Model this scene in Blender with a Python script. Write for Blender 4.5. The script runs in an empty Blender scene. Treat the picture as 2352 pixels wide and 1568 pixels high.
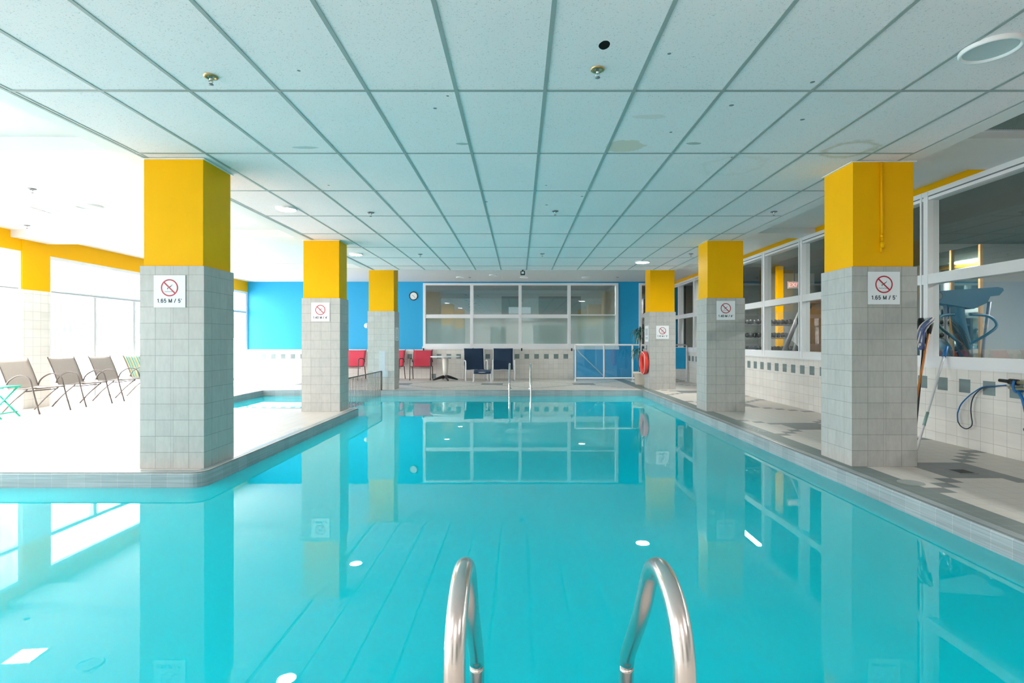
import bpy, bmesh, math, random
from mathutils import Vector, Matrix
random.seed(7)
S = bpy.context.scene
COL = S.collection
PI = math.pi

# ------------------------------------------------------------------ camera
FPX = 1228.0
cam_d = bpy.data.cameras.new('camera')
cam_d.sensor_fit = 'HORIZONTAL'; cam_d.sensor_width = 36.0
cam_d.lens = FPX / 2352 * 36.0
cam_d.shift_x = -16 / 2352.0
cam_d.shift_y = -0.5 / 2352.0
cam_d.clip_start = 0.02; cam_d.clip_end = 500
cam = bpy.data.objects.new('camera', cam_d); COL.objects.link(cam)
cam.location = (0, 0, 1.19); cam.rotation_euler = (PI/2, 0, 0)
S.camera = cam

# ------------------------------------------------------------------ world, sun, exposure
w = bpy.data.worlds.new('sky'); S.world = w; w.use_nodes = True
wn = w.node_tree.nodes; bg = wn['Background']
bg.inputs[0].default_value = (1.0, 0.955, 0.93, 1)
bg.inputs[1].default_value = 2.05
sun_d = bpy.data.lights.new('sun', 'SUN'); sun_d.energy = 1.2; sun_d.angle = math.radians(0.6)
sun_d.color = (1, 0.97, 0.92)
sun = bpy.data.objects.new('sun', sun_d); COL.objects.link(sun)
sun.rotation_euler = Vector((0.40, 0.35, -0.84)).to_track_quat('-Z', 'Y').to_euler()
sun.location = (-20, 0, 20)
# window portals (guide sampling of the sky only, they emit nothing)
for y0, y1 in ((-2.9, .9), (1.4, 4.95), (5.45, 9.35), (9.9, 13.25), (13.8, 17.1)):
    p = bpy.data.lights.new('window_portal', 'AREA'); p.shape = 'RECTANGLE'
    p.size = 2.7; p.size_y = y1-y0; p.cycles.is_portal = True
    po = bpy.data.objects.new('window_portal', p); COL.objects.link(po)
    po.location = (-8.9, (y0+y1)/2, 1.38); po.rotation_euler = (0, -PI/2, 0)
S.view_settings.view_transform = 'Standard'
S.view_settings.look = 'None'
S.view_settings.exposure = 2.65
S.view_settings.gamma = 1.0
S.view_settings.use_curve_mapping = False
cy = S.cycles
cy.max_bounces = 9; cy.diffuse_bounces = 6; cy.glossy_bounces = 4; cy.transparent_max_bounces = 12
cy.transmission_bounces = 6
cy.sample_clamp_indirect = 12.0; cy.caustics_reflective = False; cy.caustics_refractive = False
cy.use_denoising = True; cy.use_adaptive_sampling = True; cy.adaptive_threshold = 0.03
try:
    cy.denoiser = 'OPENIMAGEDENOISE'; cy.denoising_input_passes = 'RGB_ALBEDO_NORMAL'
except Exception: pass

# ------------------------------------------------------------------ material helpers
def mat(name, col, rough=.5, metal=0., spec=.5, **k):
    m = bpy.data.materials.new(name); m.use_nodes = True
    b = m.node_tree.nodes['Principled BSDF']
    b.inputs['Base Color'].default_value = (*col, 1)
    b.inputs['Roughness'].default_value = rough
    b.inputs['Metallic'].default_value = metal
    b.inputs['Specular IOR Level'].default_value = spec
    for kk, v in k.items():
        b.inputs[kk].default_value = v
    m.diffuse_color = (*col, 1)
    return m

def nd(m, t, **k):
    n = m.node_tree.nodes.new(t)
    for a, v in k.items(): setattr(n, a, v)
    return n

def lk(m, a, b): m.node_tree.links.new(a, b)

def math_n(m, op, a, b=None, clamp=False):
    n = nd(m, 'ShaderNodeMath', operation=op, use_clamp=clamp)
    for i, v in enumerate((a, b)):
        if v is None: continue
        if isinstance(v, (int, float)): n.inputs[i].default_value = v
        else: lk(m, v, n.inputs[i])
    return n.outputs[0]

def mixc(m, fac, a, b, blend='MIX'):
    n = nd(m, 'ShaderNodeMix', data_type='RGBA', blend_type=blend)
    if isinstance(fac, (int, float)): n.inputs[0].default_value = fac
    else: lk(m, fac, n.inputs[0])
    for i, v in ((6, a), (7, b)):
        if isinstance(v, tuple): n.inputs[i].default_value = (*v, 1)
        else: lk(m, v, n.inputs[i])
    return n.outputs[2]

def noise(m, scale, detail=3, rough=.5, vec=None, dim='3D'):
    n = nd(m, 'ShaderNodeTexNoise'); n.inputs['Scale'].default_value = scale
    n.inputs['Detail'].default_value = detail; n.inputs['Roughness'].default_value = rough
    if vec is not None: lk(m, vec, n.inputs['Vector'])
    return n.outputs['Fac']

def ramp(m, fac, stops):
    n = nd(m, 'ShaderNodeValToRGB')
    e = n.color_ramp.elements
    while len(e) > 1: e.remove(e[-1])
    e[0].position = stops[0][0]; e[0].color = (*stops[0][1], 1)
    for p, c in stops[1:]:
        x = e.new(p); x.color = (*c, 1)
    lk(m, fac, n.inputs[0]); return n.outputs[0]

def tile_mat(name, c1, c2, grout, tw=.15, th=.15, mortar=.0022, rough=.35, spec=.5, mottling=.25, bump=.25):
    m = mat(name, c1, rough, 0, spec)
    b = m.node_tree.nodes['Principled BSDF']
    uv = nd(m, 'ShaderNodeUVMap').outputs[0]
    br = nd(m, 'ShaderNodeTexBrick', offset=0.0, squash=1.0)
    lk(m, uv, br.inputs['Vector'])
    for k, v in (('Scale', 1), ('Mortar Size', mortar), ('Mortar Smooth', .1), ('Bias', 0), ('Brick Width', tw), ('Row Height', th)):
        br.inputs[k].default_value = v
    br.inputs['Color1'].default_value = (*c1, 1); br.inputs['Color2'].default_value = (*c2, 1)
    br.inputs['Mortar'].default_value = (*grout, 1)
    n = noise(m, 14, 6, .65)
    v = ramp(m, n, [(.3, (1-mottling,)*3), (.7, (1, 1, 1))])
    c = mixc(m, 1.0, br.outputs['Color'], v, 'MULTIPLY')
    lk(m, c, b.inputs['Base Color'])
    if bump:
        bp = nd(m, 'ShaderNodeBump'); bp.inputs['Strength'].default_value = bump; bp.inputs['Distance'].default_value = .002
        inv = math_n(m, 'SUBTRACT', 1.0, br.outputs['Fac'])
        lk(m, inv, bp.inputs['Height']); lk(m, bp.outputs[0], b.inputs['Normal'])
    return m

def paint(name, col, rough=.5, var=.06, sc=3, spec=.4):
    m = mat(name, col, rough, 0, spec)
    b = m.node_tree.nodes['Principled BSDF']
    n = noise(m, sc, 4)
    c = ramp(m, n, [(.3, tuple(x*(1-var) for x in col)), (.7, col)])
    lk(m, c, b.inputs['Base Color'])
    n2 = noise(m, 90, 2)
    bp = nd(m, 'ShaderNodeBump'); bp.inputs['Strength'].default_value = .06; bp.inputs['Distance'].default_value = .004
    lk(m, n2, bp.inputs['Height']); lk(m, bp.outputs[0], b.inputs['Normal'])
    return m

def glass(name, tint, refl_ior=1.5, rough=0.0, base_refl=0.0, haze=None, haze_f=0.0):
    m = bpy.data.materials.new(name); m.use_nodes = True
    nt = m.node_tree; nt.nodes.remove(nt.nodes['Principled BSDF'])
    out = [n for n in nt.nodes if n.type == 'OUTPUT_MATERIAL'][0]
    tr = nd(m, 'ShaderNodeBsdfTransparent'); tr.inputs[0].default_value = (*tint, 1)
    gl = nd(m, 'ShaderNodeBsdfGlossy'); gl.inputs['Roughness'].default_value = rough
    gl.inputs[0].default_value = (.97, .99, 1, 1)
    lw = nd(m, 'ShaderNodeLayerWeight'); lw.inputs[0].default_value = .5   # two-sided Schlick reflectance of the pane
    f0 = min(.95, 2*((refl_ior-1)/(refl_ior+1))**2+base_refl)
    f = math_n(m, 'ADD', math_n(m, 'MULTIPLY', math_n(m, 'POWER', lw.outputs['Facing'], 5.0), 1-f0), f0, True)
    mx = nd(m, 'ShaderNodeMixShader'); lk(m, f, mx.inputs[0])
    src = tr.outputs[0]
    if haze:
        df = nd(m, 'ShaderNodeBsdfDiffuse'); df.inputs[0].default_value = (*haze, 1)
        tl = nd(m, 'ShaderNodeBsdfTranslucent'); tl.inputs[0].default_value = (*haze, 1)
        m1 = nd(m, 'ShaderNodeMixShader'); m1.inputs[0].default_value = .5
        lk(m, df.outputs[0], m1.inputs[1]); lk(m, tl.outputs[0], m1.inputs[2])
        m2 = nd(m, 'ShaderNodeMixShader'); m2.inputs[0].default_value = haze_f
        lk(m, src, m2.inputs[1]); lk(m, m1.outputs[0], m2.inputs[2]); src = m2.outputs[0]
    lk(m, src, mx.inputs[1]); lk(m, gl.outputs[0], mx.inputs[2]); lk(m, mx.outputs[0], out.inputs[0])
    return m

def emit(name, col, s):
    m = mat(name, (.8, .8, .8)); b = m.node_tree.nodes['Principled BSDF']
    b.inputs['Emission Color'].default_value = (*col, 1); b.inputs['Emission Strength'].default_value = s
    return m

M = {}
M['pillar_tile'] = tile_mat('pillar_tile', (.47, .47, .455), (.52, .52, .50), (.27, .27, .265), mottling=.16)
M['wall_tile'] = tile_mat('wall_tile', (.78, .76, .72), (.84, .82, .78), (.50, .49, .47), .1565, .1565, mottling=.14)
M['floor_tile'] = tile_mat('floor_tile', (.68, .63, .58), (.74, .69, .635), (.48, .455, .43), rough=.4, mottling=.14)
M['floor_dark'] = tile_mat('floor_dark', (.20, .215, .225), (.25, .265, .27), (.33, .33, .33), rough=.42, mottling=.2)
M['floor_green'] = tile_mat('floor_green', (.17, .22, .215), (.22, .27, .26), (.33, .36, .35), rough=.4, mottling=.2)
M['floor_grey'] = tile_mat('floor_grey', (.40, .41, .41), (.45, .46, .46), (.33, .33, .33), rough=.4, mottling=.2)
M['coping'] = tile_mat('coping_tile', (.38, .45, .48), (.47, .54, .565), (.60, .63, .64), .15, 5, .0016, rough=.3, mottling=.42)
M['accent'] = paint('accent_tile', (.22, .29, .30), .35, .3, 25)
M['yellow'] = paint('yellow_paint', (.93, .47, .0), .5, .04, 3, .12)
M['blue'] = paint('blue_paint', (.008, .36, .68), .45, .04)
M['white'] = paint('white_paint', (.76, .76, .76), .6, .03)
M['gym_white'] = paint('gym_white_paint', (.50, .53, .51), .6, .03)
M['alu'] = paint('white_aluminium', (.84, .85, .88), .35, .04)
M['alu_dark'] = mat('aluminium_shadow_gap', (.20, .21, .24), .4, .3)
M['tbar'] = paint('grid_metal', (.34, .385, .38), .5, .1, 8)
M['chrome'] = mat('stainless_steel', (.70, .67, .65), .24, 1.0)
M['black'] = mat('black_plastic', (.012, .012, .014), .4)
M['black_rubber'] = mat('black_rubber', (.02, .02, .025), .7)
M['signwhite'] = mat('sign_white', (.80, .83, .86), .35)
M['signred'] = mat('sign_red', (.48, .012, .04), .4)
M['signtext'] = mat('sign_dark_print', (.03, .04, .07), .5)
M['red_sling'] = paint('red_sling', (.62, .05, .09), .7, .15, 40)
M['grey_sling'] = paint('grey_sling', (.40, .36, .33), .7, .1, 40)
M['navy_sling'] = paint('navy_sling', (.018, .045, .10), .7, .2, 40)
M['brown_frame'] = mat('dark_brown_frame', (.045, .032, .03), .4)
M['bronze_frame'] = mat('bronze_frame', (.11, .09, .08), .4)
M['white_frame'] = mat('white_frame', (.75, .76, .80), .35)
M['cream'] = mat('cream_metal', (.72, .71, .66), .4)
M['lifering'] = mat('ring_orange_red', (.80, .045, .03), .35)
M['rope'] = mat('white_rope', (.75, .72, .66), .8)
M['pot'] = mat('cream_pot', (.66, .62, .54), .5)
M['leaf'] = paint('leaf_green', (.03, .12, .085), .35, .4, 30)
M['leaf_pale'] = mat('leaf_pale', (.25, .42, .40), .35)
M['stem'] = mat('stem_brown', (.12, .09, .06), .8)
M['soil'] = mat('soil', (.05, .035, .025), .9)
M['green_plastic'] = mat('green_plastic', (.03, .50, .36), .45)
M['mop_blue'] = paint('mop_blue', (.14, .20, .42), .9, .4, 60)
M['orange_wood'] = paint('orange_wood', (.62, .22, .05), .45, .2, 20)
M['hose_blue'] = mat('hose_blue', (.005, .14, .42), .4)
M['hose_dark'] = mat('hose_dark', (.02, .03, .06), .5)
M['tan_metal'] = mat('tan_pole', (.62, .55, .36), .3, .4)
M['clock_face'] = mat('clock_face', (.85, .85, .86), .4)
M['brass'] = mat('brass', (.55, .33, .14), .3, .9)
M['dark_hole'] = mat('dark_hole', (.005, .005, .006), .9)
M['lamp_white'] = mat('lamp_white', (.85, .86, .87), .4)
M['lamp_glow'] = emit('lamp_glow', (1, .92, .85), 36.0)
M['lamp_off'] = mat('lamp_diffuser_off', (.52, .60, .62), .4)
M['panel_glow'] = emit('gym_fill_glow', (1, .97, .93), 26.0)  # glow of the added gym fill panels
M['lounge_glow'] = emit('lounge_fill_glow', (1, .97, .93), 11.0)  # glow of the added lounge fill panels
M['wood'] = paint('warm_wood', (.30, .14, .04), .4, .35, 6)
M['brown'] = paint('brown_room', (.16, .07, .035), .6, .2, 2)
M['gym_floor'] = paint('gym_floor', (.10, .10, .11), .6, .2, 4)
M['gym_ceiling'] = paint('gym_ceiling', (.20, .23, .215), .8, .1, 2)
M['teal_metal'] = mat('teal_machine', (.006, .06, .09), .4, .1)
M['mirror'] = mat('mirror', (.55, .66, .62), .03, 1.0)
M['basin'] = paint('pool_basin', (.01, .60, .70), .5, .05, 1)
M['outside'] = paint('outside_paving', (.70, .70, .70), .8, .05, .5)
M['hedge'] = paint('tree_green', (.16, .20, .20), .9, .3, .5)
M['eave'] = paint('eave_white', (.6, .6, .6), .7, .03)
M['glass_out'] = glass('window_glass', (.93, .97, .98), 1.45)
M['glass_gym'] = glass('screen_glass', (.80, .86, .84), 1.5, 0, .01)
M['glass_back'] = glass('lounge_glass', (.72, .82, .79), 1.6, 0, .08)
M['frosted'] = glass('frosted_glass', (.62, .78, .76), 1.6, 0, .04, (.42, .60, .58), .45)
M['acrylic'] = glass('clear_acrylic', (.80, .93, .98), 1.5)
M['red_glow'] = emit('exit_red', (1, .05, .04), .25)

# striped fabric
def stripes():
    m = mat('striped_sling', (.5, .5, .4), .7); b = m.node_tree.nodes['Principled BSDF']
    uv = nd(m, 'ShaderNodeUVMap').outputs[0]
    sp = nd(m, 'ShaderNodeSeparateXYZ'); lk(m, uv, sp.inputs[0])
    f = math_n(m, 'FRACT', math_n(m, 'MULTIPLY', sp.outputs[0], 3.6))
    c = ramp(m, f, [(0, (.75, .60, .25)), (.22, (.78, .76, .62)), (.40, (.15, .50, .42)), (.62, (.70, .76, .66)), (.8, (.30, .52, .50))])
    c.node.color_ramp.interpolation = 'CONSTANT'
    lk(m, c, b.inputs['Base Color']); return m
M['striped'] = stripes()

# ceiling tile: speckled mineral fibre with local stains, chips and one hole
def ceiling_tile():
    m = mat('ceiling_tile', (.72, .78, .79), .85, 0, .2); b = m.node_tree.nodes['Principled BSDF']
    pos = nd(m, 'ShaderNodeNewGeometry').outputs['Position']
    n = noise(m, 105, 3, .7, pos)
    c = ramp(m, n, [(0, (.36, .37, .38)), (.33, (.55, .53, .54)), (.40, (.92, .82, .83)), (1, (.93, .82, .83))])
    big = noise(m, .9, 2, .5, pos)
    c = mixc(m, 1.0, c, ramp(m, big, [(.3, (.93, .97, .98)), (.7, (1, 1, 1))]), 'MULTIPLY')
    wob = noise(m, 9, 4, .6, pos)
    sp = nd(m, 'ShaderNodeSeparateXYZ'); lk(m, pos, sp.inputs[0])
    def dist(cx, cy, sx=1, sy=1):
        dx = math_n(m, 'MULTIPLY', math_n(m, 'SUBTRACT', sp.outputs[0], cx), 1/sx)
        dy = math_n(m, 'MULTIPLY', math_n(m, 'SUBTRACT', sp.outputs[1], cy), 1/sy)
        r = math_n(m, 'SQRT', math_n(m, 'ADD', math_n(m, 'MULTIPLY', dx, dx), math_n(m, 'MULTIPLY', dy, dy)))
        return math_n(m, 'ADD', r, math_n(m, 'MULTIPLY', math_n(m, 'SUBTRACT', wob, .5), .9))
    # brown ring stain, by the right front pillar
    def ringstain(cx, cy, r, w, col, amt, sx=1, sy=1):
        nonlocal c
        d = dist(cx, cy, sx*r, sy*r)
        a = math_n(m, 'SUBTRACT', 1.0, math_n(m, 'MULTIPLY', math_n(m, 'ABSOLUTE', math_n(m, 'SUBTRACT', d, 1.0)), r/w), True)
        c = mixc(m, math_n(m, 'MULTIPLY', a, amt), c, col)
    def blob(cx, cy, r, col, amt, sx=1, sy=1, sharp=12):
        nonlocal c
        d = dist(cx, cy, sx*r, sy*r)
        a = math_n(m, 'MULTIPLY', math_n(m, 'SUBTRACT', 1.0, d), sharp, True)
        c = mixc(m, math_n(m, 'MULTIPLY', a, amt), c, col)
    ringstain(2.97, 4.80, .20, .05, (.62, .52, .42), .75)
    ringstain(2.1, 5.25, .28, .04, (.75, .65, .58), .35)
    blob(.93, 4.72, .17, (.76, .62, .52), .9, 1.1, .9)
    blob(1.0, 4.1, .09, (.72, .62, .56), .5, 1.4, .5)
    blob(1.52, 4.65, .05, (.40, .38, .33), .8, 1.3, .6)
    blob(.497, 3.11, .036, (.004, .004, .005), 1.0, .9, 1.3, 30)
    blob(-.49, 4.66, .03, (.35, .40, .40), .8, 2.0, .8)
    blob(-1.9, 4.75, .04, (.45, .5, .5), .7, 3.0, .8)
    for (x, y, r) in ((1.55, 3.9, .02), (-.62, 3.95, .015), (-.5, 3.75, .012), (1.95, 3.55, .016), (.9, 3.2, .012), (1.25, 4.4, .014),
                      (2.2, 4.15, .018), (-1.4, 3.4, .013), (.75, 6.35, .02), (.35, 6.75, .02), (-.4, 6.6, .02), (2.0, 5.0, .02), (.3, 5.9, .015), (-2.1, 5.9, .015)):
        blob(x, y, r, (.16, .18, .18), .9, 1, 1, 6)
    lk(m, c, b.inputs['Base Color'])
    bp = nd(m, 'ShaderNodeBump'); bp.inputs['Strength'].default_value = .25; bp.inputs['Distance'].default_value = .003
    lk(m, n, bp.inputs['Height']); lk(m, bp.outputs[0], b.inputs['Normal'])
    return m
M['ceiling_tile'] = ceiling_tile()

def water_mat():
    m = bpy.data.materials.new('pool_water'); m.use_nodes = True
    nt = m.node_tree; nt.nodes.remove(nt.nodes['Principled BSDF'])
    out = [n for n in nt.nodes if n.type == 'OUTPUT_MATERIAL'][0]
    df = nd(m, 'ShaderNodeBsdfDiffuse'); df.inputs[0].default_value = (0.0, .72, .85, 1)
    tr = nd(m, 'ShaderNodeBsdfTransparent'); tr.inputs[0].default_value = (.45, .95, 1, 1)
    a = nd(m, 'ShaderNodeMixShader'); a.inputs[0].default_value = .22
    lk(m, df.outputs[0], a.inputs[1]); lk(m, tr.outputs[0], a.inputs[2])
    gl = nd(m, 'ShaderNodeBsdfGlossy'); gl.inputs['Roughness'].default_value = 0.0
    gl.inputs[0].default_value = (.93, 1, 1, 1)
    pos = nd(m, 'ShaderNodeNewGeometry').outputs['Position']
    n = noise(m, .9, 2, .4, pos)
    bp = nd(m, 'ShaderNodeBump'); bp.inputs['Strength'].default_value = .05; bp.inputs['Distance'].default_value = .010
    lk(m, n, bp.inputs['Height']); lk(m, bp.outputs[0], gl.inputs['Normal'])
    fr = nd(m, 'ShaderNodeFresnel'); fr.inputs[0].default_value = 1.42
    mx = nd(m, 'ShaderNodeMixShader')
    lk(m, fr.outputs[0], mx.inputs[0]); lk(m, a.outputs[0], mx.inputs[1]); lk(m, gl.outputs[0], mx.inputs[2])
    lk(m, mx.outputs[0], out.inputs[0])
    return m
M['water'] = water_mat()

# ------------------------------------------------------------------ mesh helpers
class MB:
    def __init__(s):
        s.v = []; s.f = []; s.mi = []; s.uv = []; s.mats = []; s.sm = []
    def _m(s, m):
        m = M[m] if isinstance(m, str) else m
        if m not in s.mats: s.mats.append(m)
        return s.mats.index(m)
    def face(s, pts, m, uv=None, smooth=False, off=(0, 0)):
        b = len(s.v); s.v += [tuple(p) for p in pts]; s.f.append(tuple(range(b, b+len(pts))))
        s.mi.append(s._m(m)); s.sm.append(smooth)
        if uv is None:
            p0, p1, p2 = (Vector(pts[i]) for i in (0, 1, 2))
            n = (p1-p0).cross(p2-p0); a = [abs(c) for c in n]; k = a.index(max(a))
            ij = {0: (1, 2), 1: (0, 2), 2: (0, 1)}[k]
            uv = [(p[ij[0]]-off[0], p[ij[1]]-off[1]) for p in pts]
        s.uv.append(uv)
    def box(s, x0, x1, y0, y1, z0, z1, m, faces=None, off=(0, 0), offx=None, offy=None):
        F = {'-x': [(x0, y1, z0), (x0, y0, z0), (x0, y0, z1), (x0, y1, z1)], '+x': [(x1, y0, z0), (x1, y1, z0), (x1, y1, z1), (x1, y0, z1)],
             '-y': [(x0, y0, z0), (x1, y0, z0), (x1, y0, z1), (x0, y0, z1)], '+y': [(x1, y1, z0), (x0, y1, z0), (x0, y1, z1), (x1, y1, z1)],
             '-z': [(x0, y1, z0), (x1, y1, z0), (x1, y0, z0), (x0, y0, z0)], '+z': [(x0, y0, z1), (x1, y0, z1), (x1, y1, z1), (x0, y1, z1)]}
        for k, p in F.items():
            if faces is None or k in faces:
                o = off
                if k[1] == 'x' and offx: o = offx
                if k[1] == 'y' and offy: o = offy
                s.face(p, m, off=o)
        return s
    def tube(s, pts, r, m, n=10, caps=True, closed=False, flat=None):
        pts = [Vector(p) for p in pts]; N = len(pts)
        rr = r if isinstance(r, (list, tuple)) else [r]*N
        rings = []; up = None
        for i, p in enumerate(pts):
            if closed: t = (pts[(i+1) % N]-pts[i-1])
            else: t = pts[min(i+1, N-1)]-pts[max(i-1, 0)]
            t.normalize()
            if up is None:
                a = Vector((0, 0, 1)) if abs(t.z) < .9 else Vector((1, 0, 0))
                u = t.cross(a).normalized()
            else:
                u = (up - t*up.dot(t)).normalized()
            up = u; v = t.cross(u)
            b = len(s.v)
            for k in range(n):
                an = 2*PI*k/n
                s.v.append(tuple(p + u*math.cos(an)*rr[i] + v*math.sin(an)*rr[i]))
            rings.append(b)
        mi = s._m(m)
        for i in range(N if closed else N-1):
            a, b = rings[i], rings[(i+1) % N]
            for k in range(n):
                k2 = (k+1) % n
                s.f.append((a+k, a+k2, b+k2, b+k)); s.mi.append(mi); s.sm.append(True); s.uv.append([(0, 0)]*4)
        if caps and not closed:
            s.f.append(tuple(rings[0]+k for k in reversed(range(n)))); s.mi.append(mi); s.sm.append(False); s.uv.append([(0, 0)]*n)
            s.f.append(tuple(rings[-1]+k for k in range(n))); s.mi.append(mi); s.sm.append(False); s.uv.append([(0, 0)]*n)
        return s
    def lathe(s, prof, m, c=(0, 0, 0), n=28, axis='z', smooth=True, lobes=0, amp=0):
        b = len(s.v); mi = s._m(m)
        for (r, h) in prof:
            for k in range(n):
                a = 2*PI*k/n; r2 = r*(1+amp*math.cos(lobes*a)) if lobes else r
                if axis == 'z': p = (c[0]+r2*math.cos(a), c[1]+r2*math.sin(a), c[2]+h)
                elif axis == 'y': p = (c[0]+r2*math.cos(a), c[1]+h, c[2]-r2*math.sin(a))
                else: p = (c[0]+h, c[1]+r2*math.cos(a), c[2]+r2*math.sin(a))
                s.v.append(p)
        for i in range(len(prof)-1):
            for k in range(n):
                k2 = (k+1) % n
                s.f.append((b+i*n+k, b+i*n+k2, b+(i+1)*n+k2, b+(i+1)*n+k)); s.mi.append(mi); s.sm.append(smooth); s.uv.append([(0, 0)]*4)
        return s
    def grid(s, fn, nu, nv, m, smooth=True, double=0.0):
        b = len(s.v); mi = s._m(m)
        for i in range(nu+1):
            for j in range(nv+1): s.v.append(tuple(fn(i/nu, j/nv)))
        for i in range(nu):
            for j in range(nv):
                q = (b+i*(nv+1)+j, b+(i+1)*(nv+1)+j, b+(i+1)*(nv+1)+j+1, b+i*(nv+1)+j+1)
                s.f.append(q); s.mi.append(mi); s.sm.append(smooth)
                s.uv.append([(i/nu, j/nv), ((i+1)/nu, j/nv), ((i+1)/nu, (j+1)/nv), (i/nu, (j+1)/nv)])
        return s
    def build(s, name, parent=None, loc=None, rotz=None, solid=0, bevel=0):
        me = bpy.data.meshes.new(name); me.from_pydata(s.v, [], s.f)
        for m in s.mats: me.materials.append(m)
        ul = me.uv_layers.new(name='UVMap')
        i = 0
        for fi, p in enumerate(me.polygons):
            p.material_index = s.mi[fi]; p.use_smooth = s.sm[fi]
            for k in range(len(p.vertices)):
                ul.data[i].uv = s.uv[fi][k]; i += 1
        me.update()
        o = bpy.data.objects.new(name, me); COL.objects.link(o)
        if parent: o.parent = parent
        if loc: o.location = loc
        if rotz is not None: o.rotation_euler = (0, 0, rotz)
        if solid:
            md = o.modifiers.new('thickness', 'SOLIDIFY'); md.thickness = solid; md.offset = 0
        if bevel:
            bm = bmesh.new(); bm.from_mesh(me); bmesh.ops.remove_doubles(bm, verts=bm.verts, dist=1e-5); bm.to_mesh(me); bm.free()
            md = o.modifiers.new('bevel', 'BEVEL'); md.width = bevel; md.segments = 2; md.limit_method = 'ANGLE'
        return o

def tag(o, label=None, cat=None, group=None, kind=None):
    if label: o['label'] = label
    if cat: o['category'] = cat
    if group: o['group'] = group
    if kind: o['kind'] = kind
    return o

def thing(name, label, cat, loc=(0, 0, 0), rotz=0, group=None, kind=None):
    o = bpy.data.objects.new(name, None); COL.objects.link(o); o.empty_display_size = .1
    o.location = loc; o.rotation_euler = (0, 0, rotz)
    return tag(o, label, cat, group, kind)

def struct(o): o['kind'] = 'structure'; return o

def dup(root, loc, rotz, label=None):
    r = root.copy(); COL.objects.link(r); r.location = loc; r.rotation_euler = (0, 0, rotz)
    if label: r['label'] = label
    for ch in list(root.children):
        c = ch.copy(); COL.objects.link(c); c.parent = r
        for g in ch.children:
            d = g.copy(); COL.objects.link(d); d.parent = c
    return r

def smoothpath(pts, n=6, closed=False):
    P = [Vector(p) for p in pts]; out = []
    N = len(P); rng = range(N if closed else N-1)
    for i in rng:
        if closed: p0, p1, p2, p3 = P[i-1], P[i], P[(i+1) % N], P[(i+2) % N]
        else: p0, p1, p2, p3 = P[max(i-1, 0)], P[i], P[i+1], P[min(i+2, N-1)]
        for k in range(n):
            t = k/n
            out.append(.5*((2*p1)+(-p0+p2)*t+(2*p0-5*p1+4*p2-p3)*t*t+(-p0+3*p1-3*p2+p3)*t*t*t))
    if not closed: out.append(P[-1])
    return out

def text_obj(name, body, size, matn, parent, loc, rot, bold=.0, spacing=1.0, extrude=.0006):
    cu = bpy.data.curves.new(name, 'FONT'); cu.body = body; cu.size = size; cu.align_x = 'CENTER'; cu.align_y = 'CENTER'
    cu.extrude = extrude; cu.offset = bold; cu.space_character = spacing; cu.resolution_u = 3
    tmp = bpy.data.objects.new(name+'_tmp', cu); COL.objects.link(tmp)
    dg = bpy.context.evaluated_depsgraph_get()
    me = bpy.data.meshes.new_from_object(tmp.evaluated_get(dg))
    bpy.data.objects.remove(tmp); bpy.data.curves.remove(cu)
    me.materials.clear(); me.materials.append(M[matn]); me.name = name
    o = bpy.data.objects.new(name, me); COL.objects.link(o)
    o.parent = parent; o.location = loc; o.rotation_euler = rot
    return o

# ------------------------------------------------------------------ room dimensions
XL, XR, YB, YN = -8.70, 5.0, 17.15, -3.0
ZC, ZG = 3.10, 2.91            # side ceiling, lowered tile ceiling
WZ = -0.14                     # water level
PX0, PX1 = -7.0, 3.0
COPY_NEAR, PEN_Y, PEN_X, SP_Y, PF_Y, SP_X = 1.6, 4.85, -2.87, 9.55, 12.95, -6.2

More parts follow.
